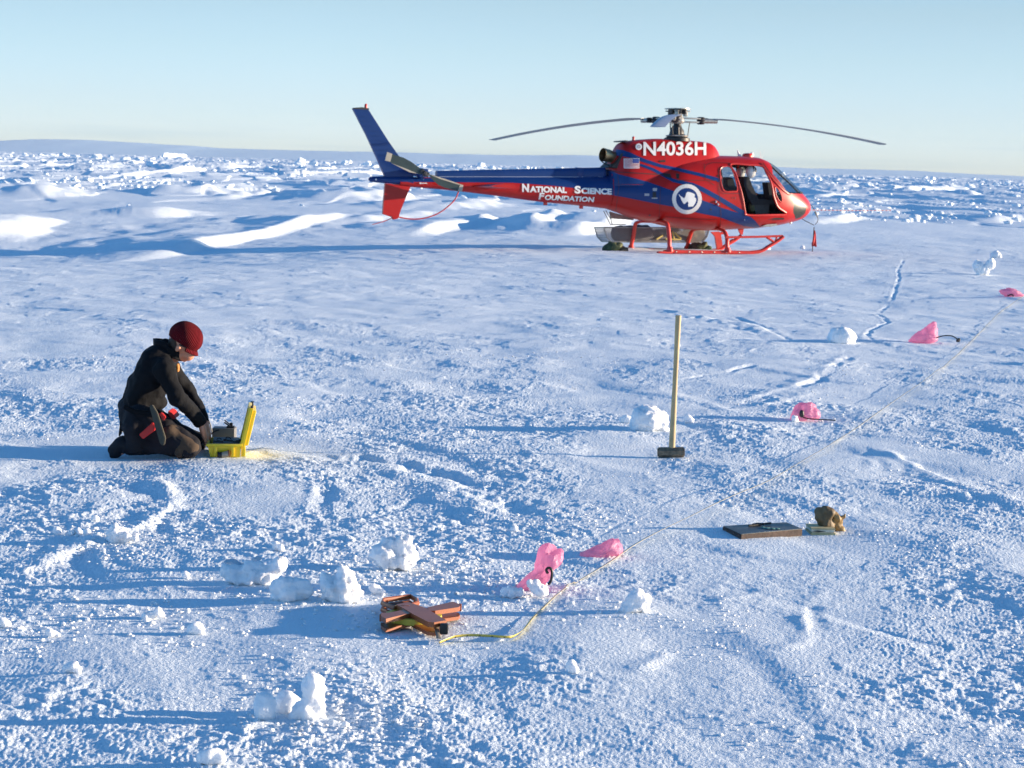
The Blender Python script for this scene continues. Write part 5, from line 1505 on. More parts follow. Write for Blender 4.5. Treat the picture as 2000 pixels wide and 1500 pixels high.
# ------------------------------------------------------------------ open reel measuring tape
RG = gp(822, 1208)
reel = empty('tape_reel', RG)
tag(reel, 'orange open frame tape measure reel lying flat on the snow', 'tape measure')
M_ORG = simple_mat('orange_plastic', (.31, .085, .026), rough=.45, var=.12, vscale=12, coat=.1)
M_YTAPE = simple_mat('yellow_tape', (.62, .50, .05), rough=.5, var=.12, vscale=30)
zr = max(hz(RG.x + dx, RG.y + dy) for dx in (-.1, 0, .1) for dy in (-.1, 0, .1)) + .008
def rq(px, py, z):
    d = ray(px, py); t = (zr + z - CAMZ) / d.z
    return CAM + d * t - RG
def slab_px(mb, pts, z0_, z1_):
    mb.prism([(v.x, v.y) for v in (rq(a, b, TOPZ) for a, b in pts)], zr + z0_ - RG.z, zr + z1_ - RG.z, lambda u, v, d: (u, v, d))
TOPZ = .048
# coiled tape drum between the two frames
cd = rq(808, 1206, .02); cd.z = zr - RG.z
mb = MB()
for r0 in (.045, .058, .071, .084, .096, .106): mb.lathe([(r0, .012), (r0 + .010, .010), (r0 + .010, .034), (r0, .035)], cd, 'Z', 48)
mb.build('tape_coil', M_YTAPE, reel)
MB().lathe([(0, .004), (.040, .006), (.040, .032), (0, .033)], cd, 'Z', 28).build('drum_hub', M_BLACK, reel)
ARM1 = [(774,1184),(797,1179),(830,1190),(872,1215),(848,1219),(836,1218),(805,1202),(782,1188)]
ARM2a = [(744,1199),(757,1199),(806,1190),(808,1199),(770,1208),(754,1211),(744,1205)]
ARM2b = [(836,1187),(884,1176),(896,1180),(899,1184),(896,1187),(850,1194),(838,1194)]
for nm, zlo, zhi in (('frame_lower', .0, .014), ('frame_upper', .035, TOPZ)):
    mb = MB(); dy = 0 if zhi == TOPZ else 0
    cnt = [0]
    def sp(pts): cnt[0] += 1; slab_px(mb, pts, zlo - .001 * cnt[0], zhi + .0025 * (4 - cnt[0]))
    if zhi == TOPZ:
        sp(ARM1); sp([(744,1199),(757,1199),(800,1191),(806,1199),(770,1207),(754,1211),(744,1205)]); sp(ARM2b)
        sp([(796,1190),(840,1187),(840,1198),(806,1201)])
    else:
        up_z = TOPZ
        for pts in (ARM1, ARM2a, ARM2b):
            v = [rq(a, b, TOPZ) for a, b in pts]
            dd = .0015 * (ARM1, ARM2a, ARM2b).index(pts)
            mb.prism([(q.x, q.y) for q in v], zr + zlo - dd - RG.z, zr + zhi - dd - RG.z, lambda u, w, d: (u, w, d))
    mb.build(nm, M_ORG, reel, angle=rad(30))
# grip loop at the upper left
lp = [rq(a, b, .045) for a, b in ((772,1186),(747,1176),(749,1170),(802,1163),(814,1170),(816,1176),(800,1182))]
for z_ in (.040, .012):
    MB().tube([Vector((p.x, p.y, zr + z_ - RG.z)) for p in lp], .011, 8, flat=.8).build('grip', M_ORG, reel)
inn = [rq(a, b, .03) for a, b in ((758,1172),(800,1166),(806,1172),(768,1177))]
MB().prism([(p.x, p.y) for p in inn], zr + .002 - RG.z, zr + .020 - RG.z, lambda u, v, d: (u, v, d)).build('grip_inner', M_BLACK, reel)
for a, b in ((746,1204),(897,1184),(754,1176),(812,1173)):
    p = rq(a, b, .03); MB().box(Vector((p.x, p.y, zr + .025 - RG.z)), (.020, .020, .030), bevel=.003).build('frame_post', M_ORG, reel)
p = rq(786, 1186, TOPZ); MB().box(Vector((p.x + .01, p.y, zr + TOPZ + .004 - RG.z)), (.035, .012, .010), bevel=.003).build('crank_handle', M_ORG, reel)
p = [rq(a, b, TOPZ) for a, b in ((862,1214),(871,1214.5),(873,1223),(864,1224))]
MB().box(p[0].lerp(p[2], .5) + Vector((0, 0, -.020)), (.034, .034, .044), bevel=.008).build('end_cap', M_BLACK, reel)
p = rq(825, 1192, TOPZ); MB().box(Vector((p.x, p.y, zr + TOPZ + .001 - RG.z)), (.040, .024, .003), bevel=.001).build('maker_plate', simple_mat('grey_sticker', (.42, .42, .44), rough=.5, var=.3, vscale=80), reel)
p, q = rq(850, 1219, .03), rq(857, 1247, .004)
MB().tube([p, p.lerp(q, .5) + Vector((0, 0, .004)), q], .009, 8, flat=.18, flatdir=(1, 0, 0)).build('tape_hook', simple_mat('dull_tin', (.42, .36, .26), rough=.4, metal=.4), reel)

# ------------------------------------------------------------------ the tape paid out over the snow
def tape_mat():
    m, nt, b = new_mat('printed_tape')
    b.inputs['Roughness'].default_value = .4
    uv = nd(nt, 'ShaderNodeUVMap'); sp = nd(nt, 'ShaderNodeSeparateXYZ'); lnk(nt, uv.outputs[0], sp.inputs[0])
    md = nd(nt, 'ShaderNodeMath', operation='FRACT'); mu = nd(nt, 'ShaderNodeMath', operation='MULTIPLY'); mu.inputs[1].default_value = 20
    lnk(nt, sp.outputs[0], mu.inputs[0]); lnk(nt, mu.outputs[0], md.inputs[0])
    lt = nd(nt, 'ShaderNodeMath', operation='LESS_THAN'); lt.inputs[1].default_value = .14; lnk(nt, md.outputs[0], lt.inputs[0])
    g2 = nd(nt, 'ShaderNodeMath', operation='LESS_THAN'); g2.inputs[1].default_value = .55; lnk(nt, sp.outputs[1], g2.inputs[0])
    an = nd(nt, 'ShaderNodeMath', operation='MULTIPLY'); lnk(nt, lt.outputs[0], an.inputs[0]); lnk(nt, g2.outputs[0], an.inputs[1])
    mx = nd(nt, 'ShaderNodeMix', data_type='RGBA'); mx.inputs[6].default_value = (.66, .52, .10, 1); mx.inputs[7].default_value = (.06, .05, .03, 1)
    lnk(nt, an.outputs[0], mx.inputs[0])
    # the printed yellow turns to a pale beige strip away from the reel
    fr = nd(nt, 'ShaderNodeMapRange'); fr.inputs['From Min'].default_value = .45; fr.inputs['From Max'].default_value = 1.3; lnk(nt, sp.outputs[0], fr.inputs['Value'])
    m3 = nd(nt, 'ShaderNodeMix', data_type='RGBA'); lnk(nt, fr.outputs[0], m3.inputs[0]); lnk(nt, mx.outputs[2], m3.inputs[6]); m3.inputs[7].default_value = (.50, .46, .36, 1)
    lnk(nt, m3.outputs[2], b.inputs['Base Color'])
    return m
TP = [(858,1258,.004),(872,1252,.008),(890,1246,.014),(920,1243.5,.018),(960,1245,.016),(990,1247,.012),(1004,1245,.008),(1022,1232,.006),(1040,1208,.006),(1060,1188,.008),(1090,1160,.010),(1130,1131,.010),(1190,1096,.012),(1250,1058,.02),(1330,1016,.05),(1400,982,.06),(1480,946,.05),(1560,905,.02),(1640,856,.015),(1700,816,.03),(1760,774,.03),(1820,731,.03),(1860,701,.02),(1895,668,.015),(1925,638,.012),(1955,608,.012),(1990,584,.012),(2050,545,.01)]
pts = []; tw = []
for px, py, hgt in TP:
    g = gp(px, py)
    d = ray(px, py); t = (g.z + hgt - CAMZ) / d.z; v = CAM + d * t; pts.append(v)
sm = catmull(pts, 14)
vs = []; fs = []; uvs = []; acc = 0
for i, p in enumerate(sm):
    t = (sm[min(i + 1, len(sm) - 1)] - sm[max(i - 1, 0)]).normalized()
    if i: acc += (sm[i] - sm[i - 1]).length
    g = hz(p.x, p.y)
    bury = .016 * max(0, mnoise.noise(Vector((acc * .9, 2.2, 0))) + .12) if acc > 1.6 else 0
    p = Vector((p.x, p.y, max(p.z, g + .004) - bury))
    side = t.cross(Vector((0, 0, 1))).normalized(); upv = side.cross(t).normalized()
    k = i / 14
    ang = rad(62) if k < 6 else rad(62 - 50 * min((k - 6) / 2, 1)) if k < 8 else rad(9 + 7 * math.sin(k * 1.9))
    w = (side * math.cos(ang) + upv * math.sin(ang)) * .0062
    c = p + Vector((0, 0, abs(w.z)))
    vs += [c - w, c + w]; uvs += [(acc, 0), (acc, 1)]
for i in range(len(sm) - 1): fs.append((2 * i, 2 * i + 2, 2 * i + 3, 2 * i + 1))
tape = mesh_obj('measuring_tape', vs, fs, tape_mat())
ul = tape.data.uv_layers.new(name='UVMap')
for lp_ in tape.data.loops: ul.data[lp_.index].uv = uvs[lp_.vertex_index]
m_ = tape.modifiers.new('s', 'SOLIDIFY'); m_.thickness = .0012
tag(tape, 'long yellow measuring tape running from the orange reel away to the right', 'measuring tape')

# ------------------------------------------------------------------ pink plastic bags over the sensors
def pink_mat():
    m, nt, b = new_mat('pink_plastic')
    out = nt.nodes['Material Output']
    b.inputs['Base Color'].default_value = (.85, .42, .60, 1); b.inputs['Roughness'].default_value = .35
    n = nd(nt, 'ShaderNodeTexNoise'); n.inputs['Scale'].default_value = 22; n.inputs['Detail'].default_value = 5
    tcn = nd(nt, 'ShaderNodeTexCoord'); lnk(nt, tcn.outputs['Object'], n.inputs['Vector'])
    bp = nd(nt, 'ShaderNodeBump'); bp.inputs['Distance'].default_value = .02; lnk(nt, n.outputs[0], bp.inputs['Height']); lnk(nt, bp.outputs[0], b.inputs['Normal'])
    tl = nd(nt, 'ShaderNodeBsdfTranslucent'); tl.inputs[0].default_value = (.92, .46, .62, 1)
    mx = nd(nt, 'ShaderNodeMixShader'); mx.inputs[0].default_value = .5
    lnk(nt, b.outputs[0], mx.inputs[1]); lnk(nt, tl.outputs[0], mx.inputs[2])
    tp_ = nd(nt, 'ShaderNodeBsdfTransparent'); tp_.inputs[0].default_value = (.95, .6, .72, 1)
    mx2 = nd(nt, 'ShaderNodeMixShader'); mx2.inputs[0].default_value = .18
    lnk(nt, mx.outputs[0], mx2.inputs[1]); lnk(nt, tp_.outputs[0], mx2.inputs[2]); lnk(nt, mx2.outputs[0], out.inputs['Surface'])
    return m
M_PINK = pink_mat()
def pink_bag(base, outline, depth, label, seed, parent_group='pink plastic bags along the tape'):
    """crumpled bag: outline in the picture on an upright plane through its base, puffed out to a real thickness"""
    g = gp(*base)
    pts = [on_plane(a, b, g.y) - g for a, b in outline]
    n = len(pts); c = sum(pts, Vector()) / n
    ring = catmull(pts, 6, True); R_ = len(ring)
    mb = MB(); L_ = 14; G = []
    for i in range(L_ + 1):
        th = -math.pi / 2 + math.pi * i / L_
        k = math.cos(th) ** .6 if 0 < i < L_ else .02
        row = []
        for j, p in enumerate(ring):
            q = c + (p - c) * k
            q = q + Vector((0, depth * math.sin(th), 0))
            f = mnoise.noise(Vector((q.x * 14 + seed, q.y * 14, q.z * 14))) * .03 + (.5 - abs(mnoise.noise(Vector((q.x * 26, q.y * 26 + seed, q.z * 14))))) * .03 - .008
            row.append(q + (q - c).normalized() * f if (q - c).length > 1e-5 else q)
        G.append(row)
    mb.grid(G, closed_u=True)
    mb.f.append(tuple(range(R_))); mb.f.append(tuple(len(mb.v) - R_ + j for j in reversed(range(R_))))
    o = mb.build('pink_bag', M_PINK, None, angle=rad(38)); o.location = g
    tag(o, label, 'bag', parent_group)
    return o, g
b1, g1_ = pink_bag((1042,1152), [(1012,1149),(1022,1130),(1040,1118),(1050,1098),(1056,1078),(1070,1072),(1085,1074),(1098,1081),(1099,1094),(1090,1106),(1082,1114),(1076,1124),(1062,1138),(1040,1150)], .07, 'tall pink bag standing nearest the orange reel, black cable across it', 1.3)
b2, g2_ = pink_bag((1180,1085), [(1131,1085),(1150,1074),(1178,1062),(1206,1051),(1209,1060),(1210,1078),(1200,1085),(1170,1086)], .08, 'low dark pink bag just left of where the tape passes', 4.1)
b3, g3_ = pink_bag((1572,822), [(1546,812),(1549,800),(1560,790),(1576,786),(1590,791),(1600,802),(1596,814),(1580,820),(1560,824),(1549,822)], .09, 'rounded crumpled pink bag to the right of the hammer handle', 7.7)
b4, g4_ = pink_bag((1800,670), [(1775,665),(1790,652),(1808,640),(1822,629),(1829,632),(1829,650),(1828,664),(1815,671),(1790,671)], .11, 'pink bag peaked to a point like a tent, above the crumpled one', 9.1)
b5, g5_ = pink_bag((1975,579), [(1950,568),(1962,564),(1978,564),(1992,570),(1998,577),(1985,580),(1965,579)], .10, 'flat pink bag furthest up the tape at the frame edge', 12.2)
M_HOLE = M_BLACK
for g, ps, r, lb in ((g1_, ((1071,1142),(1076,1134),(1078,1122),(1077,1113),(1072,1109),(1067,1113),(1070,1120)), .006, 'black cable looping out of the tall pink bag'),
                 (g3_, ((1563,812),(1575,817),(1595,819),(1615,820),(1632,821)), .0045, 'black cable lying straight out of the crumpled pink bag'),
                 (g4_, ((1828,660),(1842,656),(1858,656),(1868,661),(1872,666)), .007, 'black cable arching out of the pointed pink bag'),
                 (g5_, ((1968,578),(1975,575),(1980,578)), .012, 'short black cable end under the furthest pink bag')):
    q = [on_plane(a, b, g.y - .09) for a, b in ps]
    cable(q, r, 'sensor_cable', lb, group='black cables of the sensors')
q = on_plane(1566, 808, g3_.y - .095) - g3_ + g3_
o = fuse('sensor', [(q + Vector((0, 0, -.01)), q + Vector((0, 0, .012)), .020, .018)], .006, M_BLACK, None, 2); tag(o, 'small black sensor half inside the crumpled pink bag', 'sensor')
q = gp(1871, 668); o = fuse('sensor', [(q + Vector((0, 0, .015)), q + Vector((.01, 0, .03)), .024, .02)], .007, M_BLACK, None, 2); tag(o, 'small black sensor standing at the end of the arching cable', 'sensor')

# ------------------------------------------------------------------ piles of kit behind the skids and streamer
def kit_pile(px, py, lumps, mats, label, dyy):
    d = ray(px, py); Y0 = HO.y + dyy; base = CAM + d * (Y0 / d.y); base.z = hz(base.x, base.y)
    root = empty('kit_bags', base)
    tag(root, label, 'bags')
    for i, (a, b, r) in enumerate(lumps):
        p = on_plane(*a, Y0) - base; q = on_plane(*b, Y0) - base
        fuse('kit_bag', [(p, q, r, r * .9)], .025, mats[i % len(mats)], root, 3, disp=((.12, .05, i * 3.3 + 1), (.05, .02, i)))
M_GRN = simple_mat('dark_green_fabric', (.035, .07, .035), rough=.8, var=.5, vscale=6, bump=.01)
M_BRN = simple_mat('dark_brown_fabric', (.06, .045, .03), rough=.8, var=.5, vscale=6, bump=.01)
kit_pile(1200, 492, [((1186,488),(1192,483),.13), ((1196,484),(1204,482),.14), ((1212,488),(1220,490),.10)], [M_GRN, M_OLIVE, M_BRN], 'heap of dark green kit on the snow at the rear end of the skids', -.9)
kit_pile(1365, 489, [((1352,486),(1358,482),.12), ((1366,482),(1374,481),.11), ((1378,486),(1384,486),.09)], [M_BRN, M_OLIVE, M_GRN], 'heap of olive brown kit behind the middle of the skids', 1.2)
SG = gp(1586, 491.5); SG.y = min(SG.y, HO.y + 2)
d = ray(1586, 491.5); 
st_ = empty('red_streamer', SG)
tag(st_, 'narrow red warning streamer hanging on a thin stick ahead of the nose', 'streamer')
q = lambda a, b: on_plane(a, b, SG.y) - SG
MB().tube([q(1586.5, 491.5), q(1588, 470), q(1590, 443)], .010, 6).build('stick', M_BRN, st_)
ribb = []
for i in range(12):
    t = i / 11; y = 449 + 32 * t; w = 1.0 + 4.6 * t if t < .92 else 4.5
    c = q(1590.5 + .8 * math.sin(t * 5), y); ww = (q(1590 + w, y) - q(1590, y)).length
    ribb.append([c + Vector((-ww * .9, .03 * math.sin(t * 9), 0)), c + Vector((-ww * .2, -.03, 0)), c + Vector((ww * .4, .03, 0)), c + Vector((ww * .95, -.02 * math.cos(t * 7), -.02))])
o = MB().grid(ribb).build('ribbon', simple_mat('streamer_red', (.62, .03, .03), rough=.6, var=.15), st_); m_ = o.modifiers.new('s', 'SOLIDIFY'); m_.thickness = .006

# red and white cord stretched on from the nose
def cord_mat():
    m, nt, b = new_mat('red_white_cord')
    tcn = nd(nt, 'ShaderNodeTexCoord'); w = nd(nt, 'ShaderNodeTexWave', wave_type='BANDS', bands_direction='X'); w.inputs['Scale'].default_value = 3.2
    lnk(nt, tcn.outputs['Object'], w.inputs['Vector']); mx = nd(nt, 'ShaderNodeMix', data_type='RGBA'); mx.inputs[6].default_value = (.55, .06, .05, 1); mx.inputs[7].default_value = (.8, .78, .75, 1)
    lnk(nt, w.outputs['Fac'], mx.inputs[0]); lnk(nt, mx.outputs[2], b.inputs['Base Color']); return m
a = on_plane(1584, 410, HO.y + 1.3); b = on_plane(1740, 411, HO.y + 2.2)
o = MB().tube([a, a.lerp(b, .5) + Vector((0, 0, -.01)), b], .010, 6).build('marker_cord', cord_mat())
tag(o, 'thin red and white cord stretching right from the nose of the helicopter', 'cord')
# ------------------------------------------------------------------ lumps of snow dug up round the tape
def chunk(base, lumps, label, vox=.010, rough=.022, seed=1.0, dy=0.0, group='snow chunks lying about the tape line', mat=None):
    """lumps: (x, y, radius) in picture measure on an upright plane through the foot"""
    g = gp(*base); Y0 = g.y + dy
    k = Y0 / FPX
    sh = []
    for i, (px, py, r) in enumerate(lumps):
        p = on_plane(px, py, Y0) - g; rr = r * k * 1.12
        p.y += (mnoise.noise(Vector((seed, i * 2.3, .5)))) * rr * .6
        p.z = max(p.z, rr * .25)
        sh.append((p, p + Vector((rr * .1, rr * .1, -rr * .25)), rr, rr))
    o = fuse('snow_chunk', sh, vox, mat or M_CHUNK, None, 1, disp=((.07, rough * .8, seed), (.03, rough * .6, seed * 2.1), (.012, rough * .4, seed * 3.7)))
    o.location = g
    tag(o, label, 'snow chunk', group)
    return o
chunk((768,1112), [(752,1082,22),(738,1076,14),(775,1066,17),(790,1062,15),(797,1080,13),(782,1096,16),(768,1104,12),(760,1062,12)], 'largest lumpy snow chunk, upright, behind the others left of the tall pink bag', .009, .03, 1.3)
chunk((500,1140), [(462,1122,20),(490,1120,20),(516,1114,19),(538,1106,16),(549,1100,9),(476,1130,16),(448,1112,12)], 'long wedge shaped snow block, leftmost of the dug up row', .010, .03, 2.9)
chunk((566,1172), [(562,1148,24),(548,1150,20),(585,1152,17),(580,1136,12),(600,1158,10),(552,1132,12)], 'bluish shaded snow block in the middle of the dug up row', .010, .022, 4.4)
chunk((664,1174), [(660,1146,24),(676,1148,24),(645,1150,20),(672,1122,14),(672,1112,8),(640,1130,12),(690,1158,14)], 'pointed bright snow chunk with a peak on top, right end of the dug up row', .009, .03, 5.2)
chunk((516,1404), [(516,1378,20),(516,1368,17),(518,1390,19),(508,1394,12)], 'smooth egg shaped snow lump standing upright in the lower foreground', .008, .010, 6.1)
chunk((602,1402), [(608,1332,21),(612,1352,19),(616,1370,18),(600,1384,20),(590,1390,16),(576,1398,9),(612,1394,14),(622,1398,8)], 'tall stacked snow lump like a small tower, lower foreground', .008, .020, 7.7)
chunk((563,1396), [(560,1370,20),(556,1382,19),(572,1378,18)], 'blue shaded snow lump tucked between the egg shaped lump and the tower', .009, .012, 8.2, dy=.05)
chunk((408,1492), [(400,1476,14),(418,1476,14),(408,1474,15),(428,1478,9),(392,1480,9)], 'icy oval snow lump nearest the camera at the bottom edge', .008, .012, 9.9)
chunk((1240,1195), [(1248,1172,18),(1246,1160,12),(1234,1178,16),(1220,1184,11),(1256,1180,13)], 'peaked snow chunk right of the pink bags below the tape', .008, .024, 11.2)
chunk((1116,1314), [(1117,1302,11),(1111,1303,8),(1121,1305,8)], 'small angular snow chunk alone in the lower right of centre', .007, .012, 12.5)
chunk((383,1238), [(384,1226,12),(378,1229,10),(390,1229,9)], 'small rounded snow block left of the orange reel', .007, .012, 13.1)
chunk((139,1314), [(142,1302,12),(132,1306,9),(150,1306,8)], 'small snow lump near the left edge, lower than the other small ones', .008, .012, 14.4)
chunk((1265,840), [(1266,820,27),(1256,822,24),(1282,822,20),(1240,830,12),(1292,830,12)], 'big rounded snow mound just left of the sledgehammer handle', .012, .022, 15.6)
chunk((1343,826), [(1343,818,8),(1344,813,5),(1348,820,6)], 'small pointed snow bit just right of the sledgehammer handle', .010, .010, 16.3)
chunk((1222,826), [(1224,818,8),(1216,819,6),(1231,819,6)], 'small snow bit left of the big rounded mound', .010, .012, 17.4)
chunk((1645,670), [(1648,655,16),(1634,656,15),(1658,658,13),(1624,662,9),(1650,650,11)], 'smooth white snow block left of the pointed pink bag', .016, .018, 18.8)
chunk((1944,504), [(1945,498,8),(1940,498,6),(1950,500,5)], 'furthest small snow block at the upper right edge', .02, .02, 19.9)
chunk((1918,537), [(1910,520,9),(1908,512,5),(1922,526,9),(1934,516,8),(1936,510,5),(1915,530,8)], 'notched double peaked snow block at the upper right', .018, .03, 21.3)
chunk((1497,487), [(1497,484,5),(1503,484,3)], 'little snow lump under the toe of the near skid', .03, .02, 22.2)
chunk((1568,486), [(1568,483,4),(1565,484,3)], 'little snow lump left of the red streamer', .03, .02, 23.2)
chunk((230,1060), [(215,1046,12),(232,1044,14),(248,1048,11),(224,1036,9),(262,1046,7),(240,1034,6),(205,1052,7)], 'crumbly heap of broken crust at the left, in front of the person', .008, .030, 24.7)
chunk((302,1210), [(312,1194,10),(300,1200,8),(288,1204,7),(318,1200,7),(310,1188,6)], 'knobbly snow clod at the left between the small rounded block and the frame edge', .007, .020, 25.1)
chunk((742,1160), [(736,1153,9),(748,1156,8),(728,1148,7)], 'low wedge of snow just above the orange reel grip', .007, .012, 26.6)
chunk((1002,1168), [(1000,1156,12),(988,1158,9),(1012,1158,9),(996,1148,6)], 'lumpy snow piled at the left foot of the tall pink bag', .008, .020, 27.6)
chunk((1044,1158), [(1046,1146,12),(1036,1140,7),(1058,1150,10),(1062,1144,6)], 'lumpy snow piled over the right foot of the tall pink bag', .008, .022, 28.8, dy=-.10)
chunk((540,1076), [(538,1068,9),(548,1070,7)], 'small flat snow bit behind the wedge shaped block', .008, .012, 29.3)
chunk((102,1244), [(98,1237,8),(110,1238,7)], 'small flat ice chip near the left edge', .007, .012, 30.3)
chunk((10,1226), [(8,1216,11),(-6,1218,11),(18,1220,7)], 'snow block cut by the left frame edge', .008, .014, 31.1)
chunk((675,1424), [(675,1416,8),(678,1412,5)], 'tiny snow pyramid right of the tower shaped lump', .007, .010, 32.4)
chunk((1005,1038), [(1005,1033,6),(1008,1030,4)], 'tiny snow knob beyond the tall pink bag', .008, .008, 33.7)
chunk((361,1130), [(362,1123,8)], 'small snow ball left of the wedge shaped block', .007, .008, 34.5)
chunk((1553,824), [(1552,817,7),(1556,819,5)], 'small snow ball at the left foot of the crumpled pink bag', .010, .010, 35.5)
for i, (px, py, r, lb) in enumerate(((112,1042,8,'leftmost small snow ball of the scatter in front of the person'), (185,1018,7,'uppermost small snow ball of the scatter in front of the person'), (139,1045,7,'one of a touching pair of small snow balls, the left one'),
                      (153,1044,6.5,'one of a touching pair of small snow balls, the right one'), (169,1045,7,'small snow ball beside the crumbly heap of crust'))):
    chunk((px, py), [(px, py - 6, r)], lb, .006, .008, 40 + i)

# thin plate of crust standing behind the wedge block
g = gp(478, 1112)
q = [on_plane(a, b, g.y) - g for a, b in ((436,1098),(452,1097),(466,1106),(482,1098),(497,1091),(507,1096),(490,1108),(472,1126),(455,1116))]
M_ICEP = snow_mat('grey_ice', col=(.50, .58, .64), bumps=((40, .006), (120, .002)))
bm = bmesh.new()
vv = [bm.verts.new(v) for v in q] + [bm.verts.new(v + Vector((.01, .035, .008))) for v in q]
n = len(q); bm.faces.new(vv[:n]); bm.faces.new(list(reversed(vv[n:])))
for k in range(n): bm.faces.new([vv[k], vv[k + n], vv[(k + 1) % n + n], vv[(k + 1) % n]])
bmesh.ops.recalc_face_normals(bm, faces=bm.faces[:])
o = bm_obj('ice_plate', bm, M_ICEP); o.location = g
tag(o, 'thin grey plate of ice crust lying over the wedge shaped snow block', 'ice plate')

# ------------------------------------------------------------------ crumbs of crust, too many to count
def ico_proto(seed, sub=1, flat=.7, jit=.35):
    bm = bmesh.new(); bmesh.ops.create_icosphere(bm, subdivisions=sub, radius=1.0)
    rs = random.Random(seed)
    for v in bm.verts:
        v.co = Vector((v.co.x, v.co.y, v.co.z * flat)) * (1 + jit * (rs.random() - .5) * 2 * .6)
    V = np.array([v.co[:] for v in bm.verts]); Fq = np.array([[v.index for v in f.verts] for f in bm.faces]); bm.free()
    return V, Fq
protos = [ico_proto(s) for s in range(5)]
def scatter(name, P, S, mat, label, seed, stretch=None):
    rs = np.random.RandomState(seed); VV = []; FF = []; o = 0
    for i in range(len(P)):
        V, Fq = protos[i % 5]
        a = rs.rand() * 6.28; c, s = math.cos(a), math.sin(a)
        sx_s = S[i] * (1 + .5 * rs.rand()); sy_s = S[i] * (1 + .3 * rs.rand()); sz_s = S[i] * (.6 + .7 * rs.rand())
        v = V * [sx_s, sy_s, sz_s]
        v = np.stack([v[:, 0] * c - v[:, 1] * s, v[:, 0] * s + v[:, 1] * c, v[:, 2]], 1) + P[i]
        VV.append(v); FF.append(Fq + o); o += len(V)
    VV = np.concatenate(VV).astype(np.float32); FF = np.concatenate(FF).astype(np.int32)
    me = bpy.data.meshes.new(name); me.vertices.add(len(VV)); me.vertices.foreach_set('co', VV.ravel())
    me.loops.add(FF.size); me.polygons.add(len(FF)); me.loops.foreach_set('vertex_index', FF.ravel())
    me.polygons.foreach_set('loop_start', np.arange(len(FF), dtype=np.int32) * 3); me.update(calc_edges=True)
    me.materials.append(mat); ob = link(bpy.data.objects.new(name, me)); tag(ob, label, kind='stuff'); return ob
rs = np.random.RandomState(11)
pc = []
# loose scatter with clumps
for _ in range(16000):
    d = 6.3 + 16 * rs.rand() ** 1.5; x = (rs.rand() * 2 - 1) * (.25 * d + .3)
    pc.append((x, d))
pc = np.array(pc)
keep = gn(pc[:, 0] / .9, pc[:, 1] / 1.6, 41) + .6 * gn(pc[:, 0] / .3, pc[:, 1] / .5, 42) > .20 + .25 * rs.rand(len(pc))
pc = pc[keep][:4200]
near_pts = []
for (px, py, sp, n) in ((780,1110,.35,260),(700,1170,.3,140),(850,1100,.35,200),(500,1150,.25,90),(230,1060,.3,200),(300,1205,.25,90),(190,1210,.2,70),(620,1395,.3,260),(700,1400,.3,160),(1020,1160,.25,140),(1240,1195,.2,60),(1100,1030,.4,90),(60,1250,.25,60),(860,1225,.2,60),(1600,815,.3,60)):
    g = gp(px, py)
    for _ in range(n):
        near_pts.append((g.x + rs.randn() * sp * .6, g.y + rs.randn() * sp))
pc = np.concatenate([pc, np.array(near_pts)])
zc_ = height(pc[:, 0], pc[:, 1])
S = .0025 + .0065 * rs.rand(len(pc)) ** 3
S[-len(near_pts):] *= 1.3
scatter('snow_crumbs', np.stack([pc[:, 0], pc[:, 1], zc_ + S * .3], 1), S, M_CHUNK, 'loose crumbs of broken snow crust scattered over the foreground', 5)

# ------------------------------------------------------------------ rubble field towards the horizon
rs = np.random.RandomState(23)
N = 5200
D = 90 * (12 ** rs.rand(N)); x = (rs.rand(N) * 2 - 1) * (.27 * D + 3)
cl = gn(x / 22, D / 60, 51) + .5 * gn(x / 7, D / 22, 52)
keep = cl > .05 + .35 * rs.rand(N) - .25 * sstep(200, 700, D)
x = x[keep]; D = D[keep]
S = (.05 + .22 * rs.rand(len(x)) ** 2.5) * (.7 + D / 500)
scatter('ice_rubble', np.stack([x, D, height(x, D, False) + S * .25], 1), S, M_SNOW, 'field of small broken ice and snow rubble reaching to the horizon', 6)
# larger blocks, each its own thing
def block_mesh(seed):
    rs_ = random.Random(seed); bm = bmesh.new(); bmesh.ops.create_cube(bm, size=2.0)
    bmesh.ops.subdivide_edges(bm, edges=bm.edges[:], cuts=2, use_grid_fill=True)
    for v in bm.verts:
        c = v.co.copy(); r = c.length
        v.co = c * (1.25 / max(r, .01)) * .45 + c * .55
        v.co += Vector(((rs_.random() - .5) * .34, (rs_.random() - .5) * .34, (rs_.random() - .5) * .34))
    me = bpy.data.meshes.new('ice_block'); bm.to_mesh(me); bm.free(); me.materials.append(M_SNOW); return me
BMs = [block_mesh(s) for s in range(9)]
rs = np.random.RandomState(31)
spots = []
def band(n, x0, x1, p0, p1, w0, w1, f0, f1):
    for _ in range(n):
        px = x0 + (x1 - x0) * rs.rand(); hy = 322 + (px - 1000) * .0276
        p = p0 + (p1 - p0) * rs.rand(); spots.append((px, hy + p, w0 + (w1 - w0) * rs.rand() ** 1.5, f0 + (f1 - f0) * rs.rand()))
band(60, -40, 760, 7, 16, 7, 20, .35, .7)
band(34, -40, 900, 16, 40, 7, 22, .25, .5)
band(18, 0, 620, 40, 75, 8, 22, .25, .5)
band(26, 760, 1180, 6, 14, 6, 16, .35, .7)
band(62, 1500, 2040, 6, 18, 5, 13, .5, .9)
band(30, 1540, 2040, 18, 38, 6, 16, .3, .6)
spots += [(1040,345,14,.5),(905,388,14,.5),(1895,374,20,.7),(1735,376,9,.7),(1790,372,10,.6),(1650,378,12,.5),(1700,379,12,.45),(250,418,10,.4),(590,404,10,.4)]
